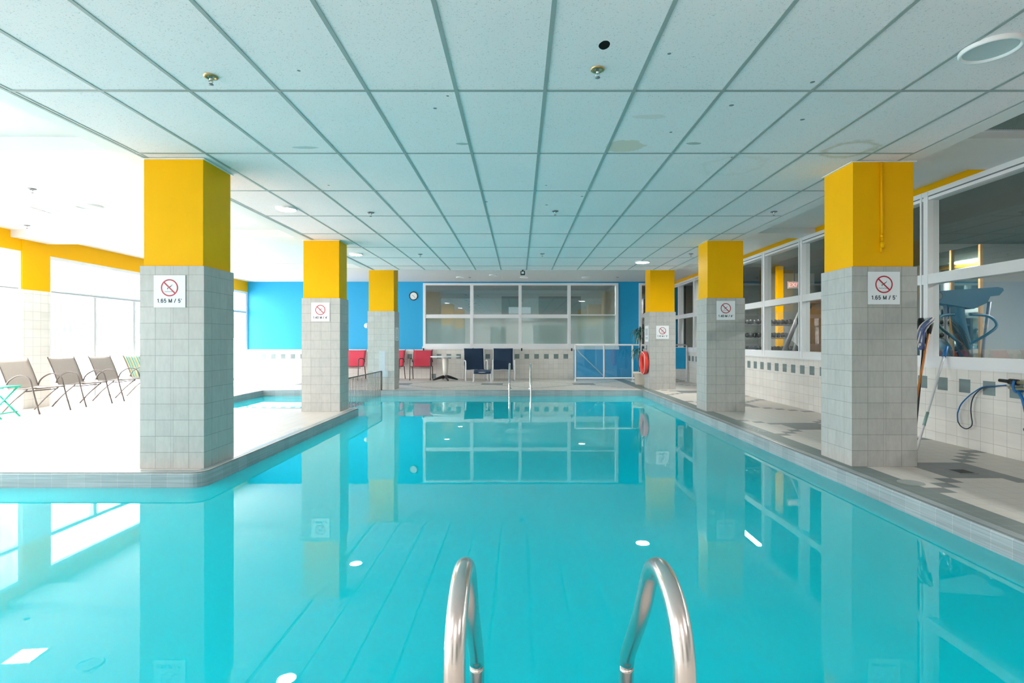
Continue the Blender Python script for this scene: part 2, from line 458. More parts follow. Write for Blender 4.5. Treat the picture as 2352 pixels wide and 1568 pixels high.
# ---------------- floor: individual tiles laid with a diamond pattern
def build_floor():
    f = MB(); T = .15
    def dark(x, y, region):
        if region == 'right':
            if x < 3.36: return 'floor_green'
            tx = x-4.02; ty = ((y-4.88+1.275) % 2.55)-1.275
            if abs(tx) < .30 and abs(ty) < .30: return 'floor_dark'
            if abs(abs(tx)-abs(ty)) < .08: return 'floor_dark'
        if region in ('back', 'left'):
            tx = ((x+.80+1.275) % 2.55)-1.275; ty = y-14.85
            if region == 'left': tx = x+6.0; ty = ((y-7.2+1.275) % 2.55)-1.275
            if abs(tx) < .30 and abs(ty) < .30: return 'floor_dark' if region == 'back' else 'floor_grey'
            if abs(abs(tx)-abs(ty)) < .08 and abs(ty) < 1.5: return 'floor_grey'
        return 'floor_tile'
    def region(x0, x1, y0, y1, name, skip=None):
        nx = max(1, round((x1-x0)/T)); ny = max(1, round((y1-y0)/T))
        for i in range(nx):
            a = x0+i*T; b = x1 if i == nx-1 else a+T
            for j in range(ny):
                c = y0+j*T; d = y1 if j == ny-1 else c+T
                if skip and skip(i, j, nx, ny): continue
                m = dark((a+b)/2, (c+d)/2, name)
                if name == 'pen' and i == nx-1: m = 'floor_grey'
                f.face([(a, c, 0), (b, c, 0), (b, d, 0), (a, d, 0)], m, uv=[(0, 0), (.15, 0), (.15, .15), (0, .15)])
    region(PX1, XR, YN, YB, 'right')
    region(XL, PX1, PF_Y, YB, 'back')
    region(XL, SP_X, SP_Y, PF_Y, 'left')
    region(XL, PEN_X, PEN_Y, SP_Y, 'left', lambda i, j, nx, ny: i == nx-1 and j == 0)
    region(XL, PX0, YN, PEN_Y, 'near')
    region(PX0, PX1, YN, COPY_NEAR, 'near')
    # rounded corner of the peninsula
    nx = round((PEN_X-XL)/T); xs = XL+(nx-1)*T
    pts = [(xs, PEN_Y+T, 0), (xs, PEN_Y, 0)] + [(PEN_X-.12+.12*math.sin(a), PEN_Y+.12-.12*math.cos(a), 0) for a in [PI/2*k/6 for k in range(7)]] + [(PEN_X, PEN_Y+T, 0)]
    f.face(pts, 'floor_tile', uv=[(.05, .05)]*len(pts))
    return f
fl = build_floor().build('floor'); struct(fl)
# drain in the right aisle
d = thing('floor_drain', 'small square black drain in the dark diamond by the right front pillar', 'drain', (4.04, 4.88, 0))
g = MB(); g.box(-.085, .085, -.085, .085, .0005, .004, 'floor_dark'); g.build('rim', d)
g = MB()
for k in range(7): g.box(-.065, .065, -.063+k*.019, -.051+k*.019, .004, .006, 'black')
g.build('grate', d)
o = MB().lathe([(0, .004), (.085, .004), (.095, .003), (.10, .001)], 'floor_green', (3.30, 4.5, 0)).build('skimmer_lid')
tag(o, 'round grey green skimmer lid set in the deck near the right front pillar', 'skimmer lid')

def marking(label, x, y, rot, n=6):
    m = MB(); rg = random.Random(n)
    for k in range(n):
        c = (k-(n-1)/2)*.075
        m.box(c-.022, c-.012, -.045, .045, .0012, .0022, 'signwhite')
        if k % 2: m.box(c-.012, c+.022, -.045, -.035, .0012, .0022, 'signwhite'); m.box(c+.014, c+.022, -.035, .045, .0012, .0022, 'signwhite')
        else: m.box(c-.012, c+.018, -.005, .005, .0012, .0022, 'signwhite')
    o = m.build('deck_marking', loc=(x, y, .001), rotz=rot); tag(o, label, 'floor marking'); return o
marking('faded white lettering on the dark band of the right pool edge', 3.20, 7.22, -PI/2, 7)
marking('faded white lettering on the left deck by the pool edge', -3.02, 7.2, PI/2, 7)
marking('faded white lettering on the back pool edge between the ladder rails', .06, 13.05, PI, 5)

# ---------------- pool shell
arc = [(PEN_X-.12+.12*math.sin(a), PEN_Y+.12-.12*math.cos(a)) for a in [PI/2*k/6 for k in range(7)]]
outline = [(PX1, COPY_NEAR), (PX1, PF_Y), (SP_X, PF_Y), (SP_X, SP_Y), (PEN_X, SP_Y)] + arc[::-1] + [(PX0, PEN_Y), (PX0, COPY_NEAR)]
def coping():
    m = MB(); N = len(outline); prof = [(0.0, -.20), (0.0, -.02), (-.004, -.008), (-.014, -.001), (-.04, .002), (-.085, .0025)]
    L = 0
    # inward normal for counter-clockwise outline
    P = [Vector(p) for p in outline]
    area = sum(P[i].x*P[(i+1) % N].y-P[(i+1) % N].x*P[i].y for i in range(N)); sgn = 1 if area > 0 else -1
    nrm = []
    for i in range(N):
        a = (P[i]-P[i-1]).normalized(); b = (P[(i+1) % N]-P[i]).normalized()
        na = Vector((-a.y, a.x))*sgn; nb = Vector((-b.y, b.x))*sgn
        n = (na+nb).normalized(); n = n/max(.3, n.dot(na)); nrm.append(n)
    for i in range(N):
        j = (i+1) % N; l = (P[j]-P[i]).length
        for k in range(len(prof)-1):
            (o0, z0), (o1, z1) = prof[k], prof[k+1]
            q = [P[i]+nrm[i]*o0, P[j]+nrm[j]*o0, P[j]+nrm[j]*o1, P[i]+nrm[i]*o1]
            m.face([(q[0].x, q[0].y, z0), (q[1].x, q[1].y, z0), (q[2].x, q[2].y, z1), (q[3].x, q[3].y, z1)], 'coping',
                   uv=[(L, .5+z0), (L+l, .5+z0), (L+l, .5+z1), (L, .5+z1)], smooth=False)
        L += l
    return m
struct(coping().build('pool_coping'))
m = MB(); N = len(outline)
for i in range(N):
    a, b = outline[i], outline[(i+1) % N]
    m.face([(*a, -1.65), (*b, -1.65), (*b, -.19), (*a, -.19)], 'basin')
m.face([(*p, -1.65) for p in outline], 'basin')
struct(m.build('pool_basin'))
m = MB(); m.face([(*p, WZ) for p in outline], 'water')
o = m.build('pool_water'); tag(o, 'still turquoise swimming pool water mirroring the ceiling and pillars', 'water', kind='stuff')

# ---------------- ceilings
m = MB()
m.box(XL-.15, XR+.15, YN, YB, ZC, ZC+.15, 'white')
struct(m.build('ceiling'))
m = MB()
gx0, gx1, gy1 = -3.52, 3.62, 12.85
m.face([(gx0, gy1, ZG), (gx1, gy1, ZG), (gx1, YN, ZG), (gx0, YN, ZG)], 'ceiling_tile')
ct = m.build('ceiling_tiles'); struct(ct)
m = MB()
for x in [.179+.61*k for k in range(-6, 6)]:
    m.box(x-.0125, x+.0125, YN, gy1, ZG-.004, ZG-.0003, 'tbar')
for y in [3.67+1.22*k for k in range(-5, 8)]:
    m.box(gx0, gx1, y-.0115, y+.0115, ZG-.0042, ZG-.0005, 'tbar')
gb = m.build('ceiling_grid'); struct(gb)
m = MB()   # perimeter trim and fascia of the lowered ceiling
m.box(gx1, gx1+.17, YN, gy1+.05, ZG-.006, ZC, 'white'); m.box(gx0-.17, gx0, YN, gy1+.05, ZG-.006, ZC, 'white')
m.box(gx0, gx1, gy1, gy1+.05, ZG-.006, ZC, 'white')
m.box(gx1-.02, gx1, YN, gy1, ZG-.005, ZG, 'tbar'); m.box(gx0, gx0+.02, YN, gy1, ZG-.005, ZG, 'tbar')
struct(m.build('trim_1'))
def beam(n, x0, x1, y0, y1, z0): struct(MB().box(x0, x1, y0, y1, z0, ZC, 'white').build(n))
beam('ceiling_beam', XL, gx0-.17, 5.00, 5.52, 2.975); beam('ceiling_beam', XL, gx0-.17, 9.15, 9.85, 2.975); beam('ceiling_beam', XL, gx0-.17, 13.2, 13.8, 3.0)
beam('ceiling_beam', gx1+.17, XR, 4.8, 5.67, 3.01); beam('ceiling_beam', gx1+.17, XR, 9.02, 9.47, 3.01); beam('ceiling_beam', gx1+.17, XR, 13.2, 13.7, 3.02)

# ---------------- left window wall
bays = [(-2.9, .9), (1.4, 4.95), (5.45, 9.35), (9.9, 13.25), (13.8, 17.1)]
m = MB()
m.box(XL-.18, XL, YN, YB, 2.77, ZC+.1, 'yellow')
prev = YN
for a, b in bays+[(YB+.001, 0)]:
    if a-prev > .02:
        if a < YB: m.box(XL-.10, XL+.02, prev, a, 0, 2.10, 'wall_tile'); m.box(XL-.10, XL+.02, prev, a, 2.10, 2.98 if a < 17 else 2.77, 'yellow')
    prev = b
m.box(XL-.18, XL, YB-.05, YB+.15, 0, 2.77, 'white')
struct(m.build('wall_left'))
for k, (a, b) in enumerate(bays):
    r = thing('window_%d' % (k+1), None, None, (XL-.06, a, 0), kind='structure'); L = b-a
    f = MB(); t = .055
    f.box(-.04, .05, 0, t, 0, 2.77, 'alu'); f.box(-.04, .05, L-t, L, 0, 2.77, 'alu'); f.box(-.04, .05, t, L-t, 2.70, 2.77, 'alu'); f.box(-.04, .05, t, L-t, 0, .07, 'alu')
    f.box(-.04, .055, t, L-t, 2.08, 2.15, 'alu'); f.box(-.035, .057, t, L-t, 2.105, 2.115, 'alu_dark')
    for q in (L/3-.02, 2*L/3-.02):
        f.box(-.04, .045, q-.045, q-.008, .07, 2.08, 'alu'); f.box(-.03, .035, q-.008, q+.008, .07, 2.08, 'alu_dark'); f.box(-.04, .045, q+.008, q+.045, .07, 2.08, 'alu')
    f.build('window_frame', r)
    g = MB()
    g.face([(0, t, 2.15), (0, L-t, 2.15), (0, L-t, 2.70), (0, t, 2.70)], 'glass_out')
    e = [t, L/3-.065, L/3+.025, 2*L/3-.065, 2*L/3+.025, L-t]
    for q in (0, 2, 4): g.face([(0, e[q], .07), (0, e[q+1], .07), (0, e[q+1], 2.08), (0, e[q], 2.08)], 'glass_out')
    g.build('window_pane', r)
# outside: eave, buttresses, paving, distant trees
struct(MB().box(XL-.62, XL-.18, YN, YB+.2, 3.0, 3.12, 'eave').build('roof_eave'))
for y in (.9, 4.95, 9.42, 13.3):
    m = MB(); x0 = XL-.10; y1 = y+.4
    pr = [(x0, 3.0), (x0-1.35, 3.0), (x0-.9, 2.3), (x0-.25, 1.0), (x0, .5)]
    m.face([(a, y, z) for a, z in pr], 'eave'); m.face([(a, y1, z) for a, z in pr[::-1]], 'eave')
    for i in range(len(pr)):
        a, b = pr[i], pr[(i+1) % len(pr)]
        m.face([(a[0], y, a[1]), (a[0], y1, a[1]), (b[0], y1, b[1]), (b[0], y, b[1])], 'eave')
    struct(m.build('exterior_buttress'))
m = MB(); m.face([(-200, -60, -.05), (XL-.2, -60, -.05), (XL-.2, 200, -.05), (-200, 200, -.05)], 'outside')
struct(m.build('outside_ground'))
m = MB()
m.face([(-120, 20, 3.7), (-30, 140, 3.7), (-28, 120, 0), (-100, 15, 0)], 'outside')
struct(m.build('outside_rise'))
m = MB(); rng = random.Random(3)
for i in range(90):
    t = i/89; x = -100+60*t*1.1; y = 50+72*t*1.0; h = 1.8+rng.random()*2.4
    m.lathe([(1.9, -1.5), (2.0, h*.45), (1.3, h*.8), (.05, h)], 'hedge', (x+rng.uniform(-1, 1), y+rng.uniform(-1, 1), 3.2), 7)
tag(m.build('distant_trees'), 'faint row of distant trees beyond the left windows', 'trees', kind='stuff')

# ---------------- back wall with lounge window and door opening
wx0, wx1, wz0, wz1 = -3.07, 3.18, .99, 3.05
dx0, dx1 = 3.84, 4.97
m = MB(); y0, y1 = YB, YB+.15
m.box(XL-.2, wx0, y0, y1, .93, ZC+.1, 'blue'); m.box(wx0, wx1, y0, y1, wz1, ZC+.1, 'blue')
m.box(wx1, dx0, y0, y1, 0, ZC+.1, 'blue'); m.box(dx0, XR+.3, y0, y1, 3.05, ZC+.1, 'blue')
m.box(wx0, 1.76, y0, y1, .93, wz0, 'blue'); m.box(1.76, wx1, y0, y1, 0, wz0, 'blue')
m.box(XL-.2, 1.76, y0-.012, y1, 0, .93, 'wall_tile', off=(.01, -.006))
m.box(dx1, XR+.3, y0, y1, 0, 3.05, 'blue')
x = -.06-.3125*28
while x < 1.7:
    if x > XL+.05: m.box(x-.074, x+.074, y0-.0145, y0-.011, .632, .782, 'accent')
    x += .3125
m.box(-2.80, -2.66, y0-.0145, y0-.011, .01, .15, 'accent')
struct(m.build('wall_back'))
r = thing('window_6', None, None, (0, YB, 0), kind='structure')
f = MB(); a, b = -.05, .06
f.box(wx0, wx1, a, b, wz1-.07, wz1, 'alu'); f.box(wx0-.02, wx1+.02, a-.02, b, wz0-.06, wz0+.03, 'alu'); f.box(wx0, wx1, a, b, wz0+.03, wz0+.12, 'alu')
f.box(wx0, wx0+.08, a, b, wz0+.12, wz1-.07, 'alu'); f.box(wx1-.09, wx1, a, b, wz0+.12, wz1-.07, 'alu')
mull = [(wx0+.04), -1.513, .035, 1.606, wx1-.045]
for x in mull[1:4]: f.box(x-.05, x+.05, a-.012, b, wz0+.0, wz1-.07, 'alu'); f.box(x-.012, x+.012, a-.014, a-.011, wz0-.03, wz1-.07, 'alu')
for i in range(4):
    th = .12 if i < 3 else .035
    f.box(mull[i]+.045, mull[i+1]-.045, a+.015, b, 2.05-th, 2.05, 'alu')
f.build('window_frame', r)
g = MB(); g.box(mull[0], mull[4], .0, .006, 2.05, wz1-.03, 'glass_back', faces=['-y']); g.build('window_pane', r)
g = MB(); g.box(mull[0], mull[4], .0, .006, wz0+.08, 2.03, 'frosted', faces=['-y']); g.build('frosted_pane', r)
f = MB()
for x in (wx0+.02, -1.513+.05, .035+.05, 1.606+.08): f.box(x-.02, x+.02, -.09, -.05, wz0-.11, wz0-.02, 'black')
f.build('bracket', r)
r = thing('door_1', None, None, (0, YB, 0), kind='structure')
f = MB(); f.box(dx0, dx1, -.05, .06, 2.98, 3.05, 'alu'); f.box(dx0, dx0+.09, -.05, .06, 0, 2.98, 'alu'); f.box(dx1-.09, dx1, -.05, .06, 0, 2.98, 'alu')
f.box(dx0+.09, dx1-.09, -.05, .06, 1.95, 2.07, 'alu'); f.box(dx0+.09, dx1-.09, -.05, .06, 0, .12, 'alu'); f.build('door_frame', r)
g = MB(); g.box(dx0+.09, dx1-.09, 0, .01, .12, 1.95, 'glass_back', faces=['-y']); g.box(dx0+.09, dx1-.09, 0, .01, 2.07, 2.98, 'glass_back', faces=['-y']); g.build('door_pane', r)

# lounge behind the back wall
m = MB()
m.box(-6, 6, 21.6, 21.75, 0, 3.3, 'gym_white'); m.box(-6.1, -6, YB+.15, 21.6, 0, 3.3, 'gym_white'); m.box(3.5, 3.6, YB+.15, 21.6, 0, 3.3, 'gym_white')
m.box(5.3, 5.4, YB+.15, 20, 0, 3.3, 'brown'); m.box(3.6, 5.3, 20, 20.1, 0, 3.3, 'brown')
struct(m.build('wall_lounge'))
struct(MB().box(-6, 5.4, YB+.15, 21.75, 3.25, 3.4, 'gym_white').build('ceiling_lounge'))
struct(MB().box(-6, 5.4, YB+.15, 21.75, -.1, 0, 'gym_floor').build('floor_lounge'))
m = MB(); m.box(-.70, 0.02, 21.55, 21.6, 0, 3.0, 'gym_ceiling'); m.box(.8, 2.5, 21.55, 21.6, 0, 3.0, 'gym_ceiling'); struct(m.build('dark_doorways'))  # flat dark panels stand in for the dark doorway openings
o = MB().box(-.42, .48, 21.3, 21.54, 2.28, 2.56, 'signwhite').build('air_conditioner', bevel=.03); tag(o, 'white wall unit seen through the lounge window, upper of two', 'air conditioner')
o = MB().box(-.55, .62, 21.15, 21.54, 1.98, 2.18, 'signwhite').build('wall_shelf', bevel=.02); tag(o, 'long white shelf seen through the lounge window under the wall unit', 'shelf')
for x in (-3.5, 0, 2.4):  # added panels, kept out of direct view, to brighten the lounge
    o = thing('lounge_fill_light', 'added panel light brightening the lounge behind the back window', 'ceiling light', (x, 17.72, 3.25), group='added lounge fill lights')
    MB().box(-.32, .32, -.32, .32, -.03, 0, 'lamp_white').build('light_frame', o); MB().box(-.28, .28, -.28, .28, -.036, -.03, 'lounge_glow').build('diffuser', o)
# leafy plant inside the lounge
r = thing('lounge_plant', 'thin leafy plant seen through the upper lounge window', 'plant', (-1.63, 18.2, 0))
MB().lathe([(0, 0), (.14, 0), (.19, .4), (.17, .4), (.15, .36), (0, .36)], 'pot').build('pot', r)
m = MB(); rng = random.Random(5)
m.tube([(0, 0, .36), (.02, 0, 1.2), (-.02, 0, 2.0), (0, 0, 2.85)], .012, 'stem', 6)
m.build('stem', r)
m = MB()
for i in range(46):
    a = rng.random()*6.28; z = rng.uniform(1.9, 2.5) if i > 8 else rng.uniform(2.5, 2.85); q = rng.uniform(.03, .28)
    c = Vector((q*math.cos(a), q*math.sin(a)*.7, z)); u = Vector((math.cos(a), math.sin(a), rng.uniform(-.5, .5)))*.06; v = Vector((-math.sin(a), math.cos(a), .3))*.022
    m.face([c-u, c+v, c+u, c-v], 'leaf')
m.build('foliage', r)

# ---------------- right wall with the glazed gym screen
m = MB()
m.box(XR, XR+.15, YN, YB, 0, .88, 'wall_tile', offx=(.0, -.05))
m.box(XR, XR+.15, YN, YB, 3.01, ZC+.12, 'yellow')
y = 6.31-.3125*31
while y < YB:
    if y > YN+.1: m.box(XR-.0025, XR+.01, y-.074, y+.074, .615, .765, 'accent')
    y += .3125
struct(m.build('wall_right'))
r = thing('window_7', None, None, (XR, 0, 0), kind='structure')
f = MB(); a, b = -.035, .10
f.box(a, b, YN, YB, .88, 1.01, 'alu'); f.box(a-.01, b, YN, YB, .875, .90, 'alu'); f.box(a, b, YN, YB, 2.955, 3.01, 'alu')
f.box(a+.012, b, YN, YB, 2.94, 2.955, 'alu_dark'); f.box(a+.005, b, YN, YB, 2.905, 2.94, 'alu')
f.box(a, b, YN, YB, 1.885, 2.005, 'alu')
ym = [6.545+1.44*k for k in range(-6, 8)]
for y in ym:
    f.box(a-.005, b, y-.055, y+.012, .90, 3.0, 'alu'); f.box(a+.02, b, y+.012, y+.045, .90, 3.0, 'alu_dark'); f.box(a-.005, b, y+.045, y+.07, .9, 3.0, 'alu')
f.build('window_frame', r)
g = MB(); g.face([(.03, YN, .95), (.03, YB, .95), (.03, YB, 1.95), (.03, YN, 1.95)], 'glass_gym'); g.face([(.03, YN, 1.95), (.03, YB, 1.95), (.03, YB, 2.95), (.03, YN, 2.95)], 'glass_gym'); g.build('window_pane', r)

# vent grille in the right soffit
r = thing('ceiling_vent', 'large dark louvred vent grille in the right soffit near the camera', 'vent', (4.47, 4.05, ZC))
m = MB(); m.box(-.37, .37, -.70, .72, -.012, -.002, 'alu_dark'); m.build('backing', r)
m = MB()
for k in range(36): m.box(-.35+k*.0197, -.341+k*.0197, -.68, .70, -.03, -.012, 'tbar')
m.build('louvre', r)
m = MB(); m.box(-.41, .41, -.74, -.70, -.034, -.001, 'alu'); m.box(-.41, .41, .72, .75, -.034, -.001, 'alu'); m.box(-.41, -.37, -.7, .72, -.034, -.001, 'alu'); m.box(.37, .41, -.7, .72, -.034, -.001, 'alu'); m.build('vent_frame', r)

# ---------------- wall behind the camera
m = MB()
m.box(XL-.2, -2.0, YN-.15, YN, 0, ZC+.1, 'white'); m.box(-2.0, -.9, YN-.15, YN, 2.2, ZC+.1, 'white'); m.box(-.9, 1.0, YN-.15, YN, 0, ZC+.1, 'white')
m.box(1.0, 3.2, YN-.15, YN, 2.3, ZC+.1, 'white'); m.box(3.2, XR+.2, YN-.15, YN, 0, ZC+.1, 'white')
m.box(-2.0, -.9, YN-.15, YN-.1, 0, 2.2, 'gym_ceiling'); m.box(1, 3.2, YN-.15, YN-.1, 0, 2.3, 'gym_ceiling')
struct(m.build('wall_near'))

# ------------------------------------------------------------------ pillars
def pillar(label, x0, x1, y0, y1, ztr=1.895, accents=None, extra=None):
    r = thing('tiled_pillar', label, 'pillar', ((x0+x1)/2, (y0+y1)/2, 0), kind='thing')
    cx, cy_ = (x0+x1)/2, (y0+y1)/2
    a, b, c, d = x0-cx, x1-cx, y0-cy_, y1-cy_
    m = MB()
    # tile courses: two columns, a narrow strip, two columns
    W = b-a; s = .022; t = (W-s)/4; zt = ztr
    def face_strip(p, q, fixed, axis, sign, first):
        pass
    def side(n0, n1, mk):
        Wd = n1-n0; tt = (Wd-s)/4
        cuts = [n0, n0+tt, n0+2*tt, n0+2*tt+s, n0+3*tt+s, n1]
        z = ztr; rows = []
        zz = 0
        h0 = ztr-.151*int(ztr/.151)
        zs = [0]+[h0*0+.151*k for k in range(1, int(ztr/.151)+1)]+[ztr]
        if zs[-1]-zs[-2] < .02: zs.pop(-2)
        for i in range(len(cuts)-1):
            u0 = 0 if i != 2 else .0
            for j in range(len(zs)-1):
                w_ = .15 if i != 2 else .15
                h = .15*min(1, (zs[j+1]-zs[j])/.151)
                jj = rng_p.randrange(0, 40)*.15
                mk(cuts[i], cuts[i+1], zs[j], zs[j+1], [(jj, 0), (jj+w_, 0), (jj+w_, .15), (jj, .15)])
    rng_p = random.Random(int(x0*100)+int(y0*10))
    side(a, b, lambda p, q, z0, z1, uv: m.face([(p, c, z0), (q, c, z0), (q, c, z1), (p, c, z1)], 'pillar_tile', uv=uv))
    side(a, b, lambda p, q, z0, z1, uv: m.face([(q, d, z0), (p, d, z0), (p, d, z1), (q, d, z1)], 'pillar_tile', uv=uv))
    side(c, d, lambda p, q, z0, z1, uv: m.face([(a, q, z0), (a, p, z0), (a, p, z1), (a, q, z1)], 'pillar_tile', uv=uv))
    side(c, d, lambda p, q, z0, z1, uv: m.face([(b, p, z0), (b, q, z0), (b, q, z1), (b, p, z1)], 'pillar_tile', uv=uv))
    m.face([(a, c, ztr), (b, c, ztr), (b, d, ztr), (a, d, ztr)], 'pillar_tile', uv=[(.02, .02)]*4)
    if accents:
        for (p, q, z0, z1) in accents: m.box(p-cx, q-cx, c-.003, c+.002, z0, z1, 'accent_pale')
    m.build('tiled_base', r)
    i = .022
    MB().box(a+i, b-i, c+i, d-i, ztr, 2.925 if y0 < 12.5 else ZC, 'yellow').build('painted_top', r)
    f = MB()
    f.box(a+i-.02, b-i+.02, c+i-.02, d-i+.02, 2.897, 2.904, 'alu')
    if y0 < 12.5: f.build('ceiling_collar', r)
    if extra: extra(r, cx, cy_, c+i)
    return r
M['accent_pale'] = paint('accent_pale_tile', (.50, .56, .62), .35, .1, 25)
def conduit(r, cx, cy_, yf):
    m = MB(); x = 3.452-cx
    m.tube([(x, yf-.012, 2.89), (x+.004, yf-.012, 2.10)], .011, 'yellow', 10)
    m.tube([(x+.004, yf-.016, 2.135), (x+.004, yf-.016, 2.075)], .019, 'yellow', 10)
    m.tube([(x-.006, yf-.016, 2.08), (x-.006, yf-.016, 2.035)], .010, 'yellow', 10)
    m.tube([(x+.003, yf-.013, 2.20), (x+.003, yf-.013, 2.18)], .015, 'yellow', 10)
    m.build('conduit', r)
pillar('left front pillar, yellow over pale tile, standing at the corner of the pool', -3.545, -2.945, 5.0, 5.52)
pillar('middle pillar on the left, yellow over grey tile, by the mesh railing', -3.68, -3.03, 9.05, 9.50, 1.92)
pillar('far left pillar, yellow over pale tile with grey accent tiles', -3.72, -3.06, 13.14, 13.64, 1.93, accents=[(-3.44, -3.29, .46, .95), (-3.58, -3.22, .32, .46)])
pillar('right front pillar, yellow over grey tile, with a painted conduit on its face', 3.165, 3.785, 5.08, 5.60, 1.90, extra=conduit)
pillar('middle pillar on the right, yellow over grey tile, beside the gym screen', 3.185, 3.835, 9.07, 9.58, 1.925)
pillar('far right pillar, yellow over grey tile, with an orange life ring hung on it', 3.235, 3.885, 13.25, 13.80, 1.92)

# ------------------------------------------------------------------ depth signs
def arc_pts(cx, cz, rx, rz, a0, a1, n=12):
    return [(cx+rx*math.cos(math.radians(a0+(a1-a0)*i/n)), cz+rz*math.sin(math.radians(a0+(a1-a0)*i/n))) for i in range(n+1)]
GLYPH = {
 '1': (.42, [[(.05, .76), (.28, .88)], [(.28, 1.0), (.28, 0)]]),
 '.': (.26, [[(.13, -.03), (.13, .12)]]),
 '6': (.62, [[(.52, .82)] + arc_pts(.31, .66, .22, .28, 35, 180) + [(.09, .33)] + arc_pts(.31, .32, .22, .27, 180, 360) + arc_pts(.31, .32, .22, .27, 0, 165)]),
 '5': (.62, [[(.50, .93), (.16, .93), (.11, .48)] + arc_pts(.30, .33, .22, .28, 140, -150, 16)]),
 '4': (.62, [[(.42, 0), (.42, .97)], [(.42, .93), (.06, .28)], [(.03, .27), (.56, .27)]]),
 '0': (.62, [arc_pts(.31, .5, .22, .45, 0, 360, 24)]),
 '3': (.62, [arc_pts(.29, .72, .20, .22, 150, -80, 12) + arc_pts(.29, .30, .22, .25, 80, -150, 14)]),
 'M': (.86, [[(.11, 0), (.11, 1.0)], [(.11, .96), (.43, .04)], [(.75, .96), (.43, .04)], [(.75, 0), (.75, 1.0)]]),
 '/': (.40, [[(.03, -.04), (.37, 1.02)]]),
 "'": (.22, [[(.11, .74), (.11, 1.0)]]),
 ' ': (.30, []),
}
def lettering(txt, h, parent, y, z, name, width):
    tot = sum(GLYPH[c][0] for c in txt)+.10*(len(txt)-1)
    sx = width/tot; x = -width/2; m = MB(); t = .098*h; lay = 0
    for c in txt:
        wd, strokes = GLYPH[c]
        for st in strokes:
            P = [Vector((x+p[0]*sx, z+p[1]*h)) for p in st]; L = []; Rr = []
            for i, p in enumerate(P):
                d0 = (P[i]-P[i-1]).normalized() if i else (P[1]-P[0]).normalized()
                d1 = (P[i+1]-P[i]).normalized() if i < len(P)-1 else d0
                n0 = Vector((-d0.y, d0.x)); n1 = Vector((-d1.y, d1.x)); nn = (n0+n1)
                nn = nn.normalized() if nn.length > 1e-6 else n0
                nn = nn/max(.45, nn.dot(n0)); L.append(p+nn*t); Rr.append(p-nn*t)
            for i in range(len(P)-1):
                m.face([(L[i].x, y, L[i].y), (Rr[i].x, y, Rr[i].y), (Rr[i+1].x, y, Rr[i+1].y), (L[i+1].x, y, L[i+1].y)], 'signtext')
        x += (wd+.10)*sx
    return m.build(name, parent)

def depth_sign(label, txt, x, z, y, w=.30):
    r = thing('depth_sign', label, 'sign', (x, y, z), group=None)
    h = w/2; e = -.004
    MB().box(-h, h, e, 0, -h*1.02, h*1.02, 'signwhite').build('sign_plate', r)
    m = MB(); R, R2 = .082*w/.3, .070*w/.3; cz = .026*w/.3*1.3; n = 40
    for k in range(n):
        a, b = 2*PI*k/n, 2*PI*(k+1)/n
        m.face([(R*math.cos(a), e-.001, cz+R*math.sin(a)), (R2*math.cos(a), e-.001, cz+R2*math.sin(a)), (R2*math.cos(b), e-.001, cz+R2*math.sin(b)), (R*math.cos(b), e-.001, cz+R*math.sin(b))], 'signred')
    q = .075*w/.3*.7071; t = .0045*w/.3
    m.face([(-q-t, e-.0013, cz+q-t), (q-t, e-.0013, cz-q-t), (q+t, e-.0013, cz-q+t), (-q+t, e-.0013, cz+q+t)], 'signred')
    m.build('prohibition_ring', r)
    m = MB(); k = w/.3; yy = e-.0008
    def stroke(pts, wd):
        for i in range(len(pts)-1):
            (ax, az), (bx, bz) = pts[i], pts[i+1]; dx, dz = bx-ax, bz-az; L = math.hypot(dx, dz) or 1
            nx, nz = -dz/L*wd[i], dx/L*wd[i]; nx2, nz2 = -dz/L*wd[i+1], dx/L*wd[i+1]
            m.face([(ax+nx, yy, cz+az+nz), (ax-nx, yy, cz+az-nz), (bx-nx2, yy, cz+bz-nz2), (bx+nx2, yy, cz+bz+nz2)], 'signtext')
    stroke([(.028*k, .034*k), (.022*k, .022*k), (.012*k, .014*k), (.002*k, .008*k), (-.010*k, .001*k)], [.001*k, .0022*k, .0035*k, .0042*k, .0025*k])
    stroke([(-.008*k, .001*k), (-.016*k, -.006*k), (-.019*k, -.022*k)], [.0025*k, .0018*k, .001*k])
    stroke([(-.014*k, -.004*k), (-.024*k, -.003*k)], [.0022*k, .0014*k])
    m.face([(-.019*k+.004*k*math.cos(t2), yy, cz-.007*k+.004*k*math.sin(t2)) for t2 in [i*PI/4 for i in range(8)]][::-1], 'signtext')
    m.build('diver_symbol', r)
    m = MB(); pts = [(-.048*k+.096*k*i/16, -.036*k+.0022*k*math.sin(i*1.57)) for i in range(17)]
    for i in range(16):
        a, b = pts[i], pts[i+1]; t2 = .0018*k
        m.face([(a[0], yy, cz+a[1]-t2), (b[0], yy, cz+b[1]-t2), (b[0], yy, cz+b[1]+t2), (a[0], yy, cz+a[1]+t2)], 'signtext')
    m.build('water_line', r)
    lettering(txt, .037*k, r, e-.001, -.108*k, 'depth_text', .236*k)
    return r
depth_sign("square no diving sign reading 1.65 M / 5' on the left front pillar", "1.65 M / 5'", -3.262, 1.656, 4.995, .294)
depth_sign("square no diving sign reading 1.40 M / 4' on the left middle pillar", "1.40 M / 4'", -3.358, 1.685, 9.045, .312)
depth_sign("square no diving sign reading 1.65 M / 5' on the right front pillar", "1.65 M / 5'", 3.462, 1.695, 5.075, .303)
depth_sign("square no diving sign reading 1.40 M / 4' on the right middle pillar", "1.40 M / 4'", 3.505, 1.713, 9.065, .316)
depth_sign("square no diving sign reading 1.10 M / 3' on the far right pillar", "1.10 M / 3'", 3.555, 1.413, 13.245, .32)

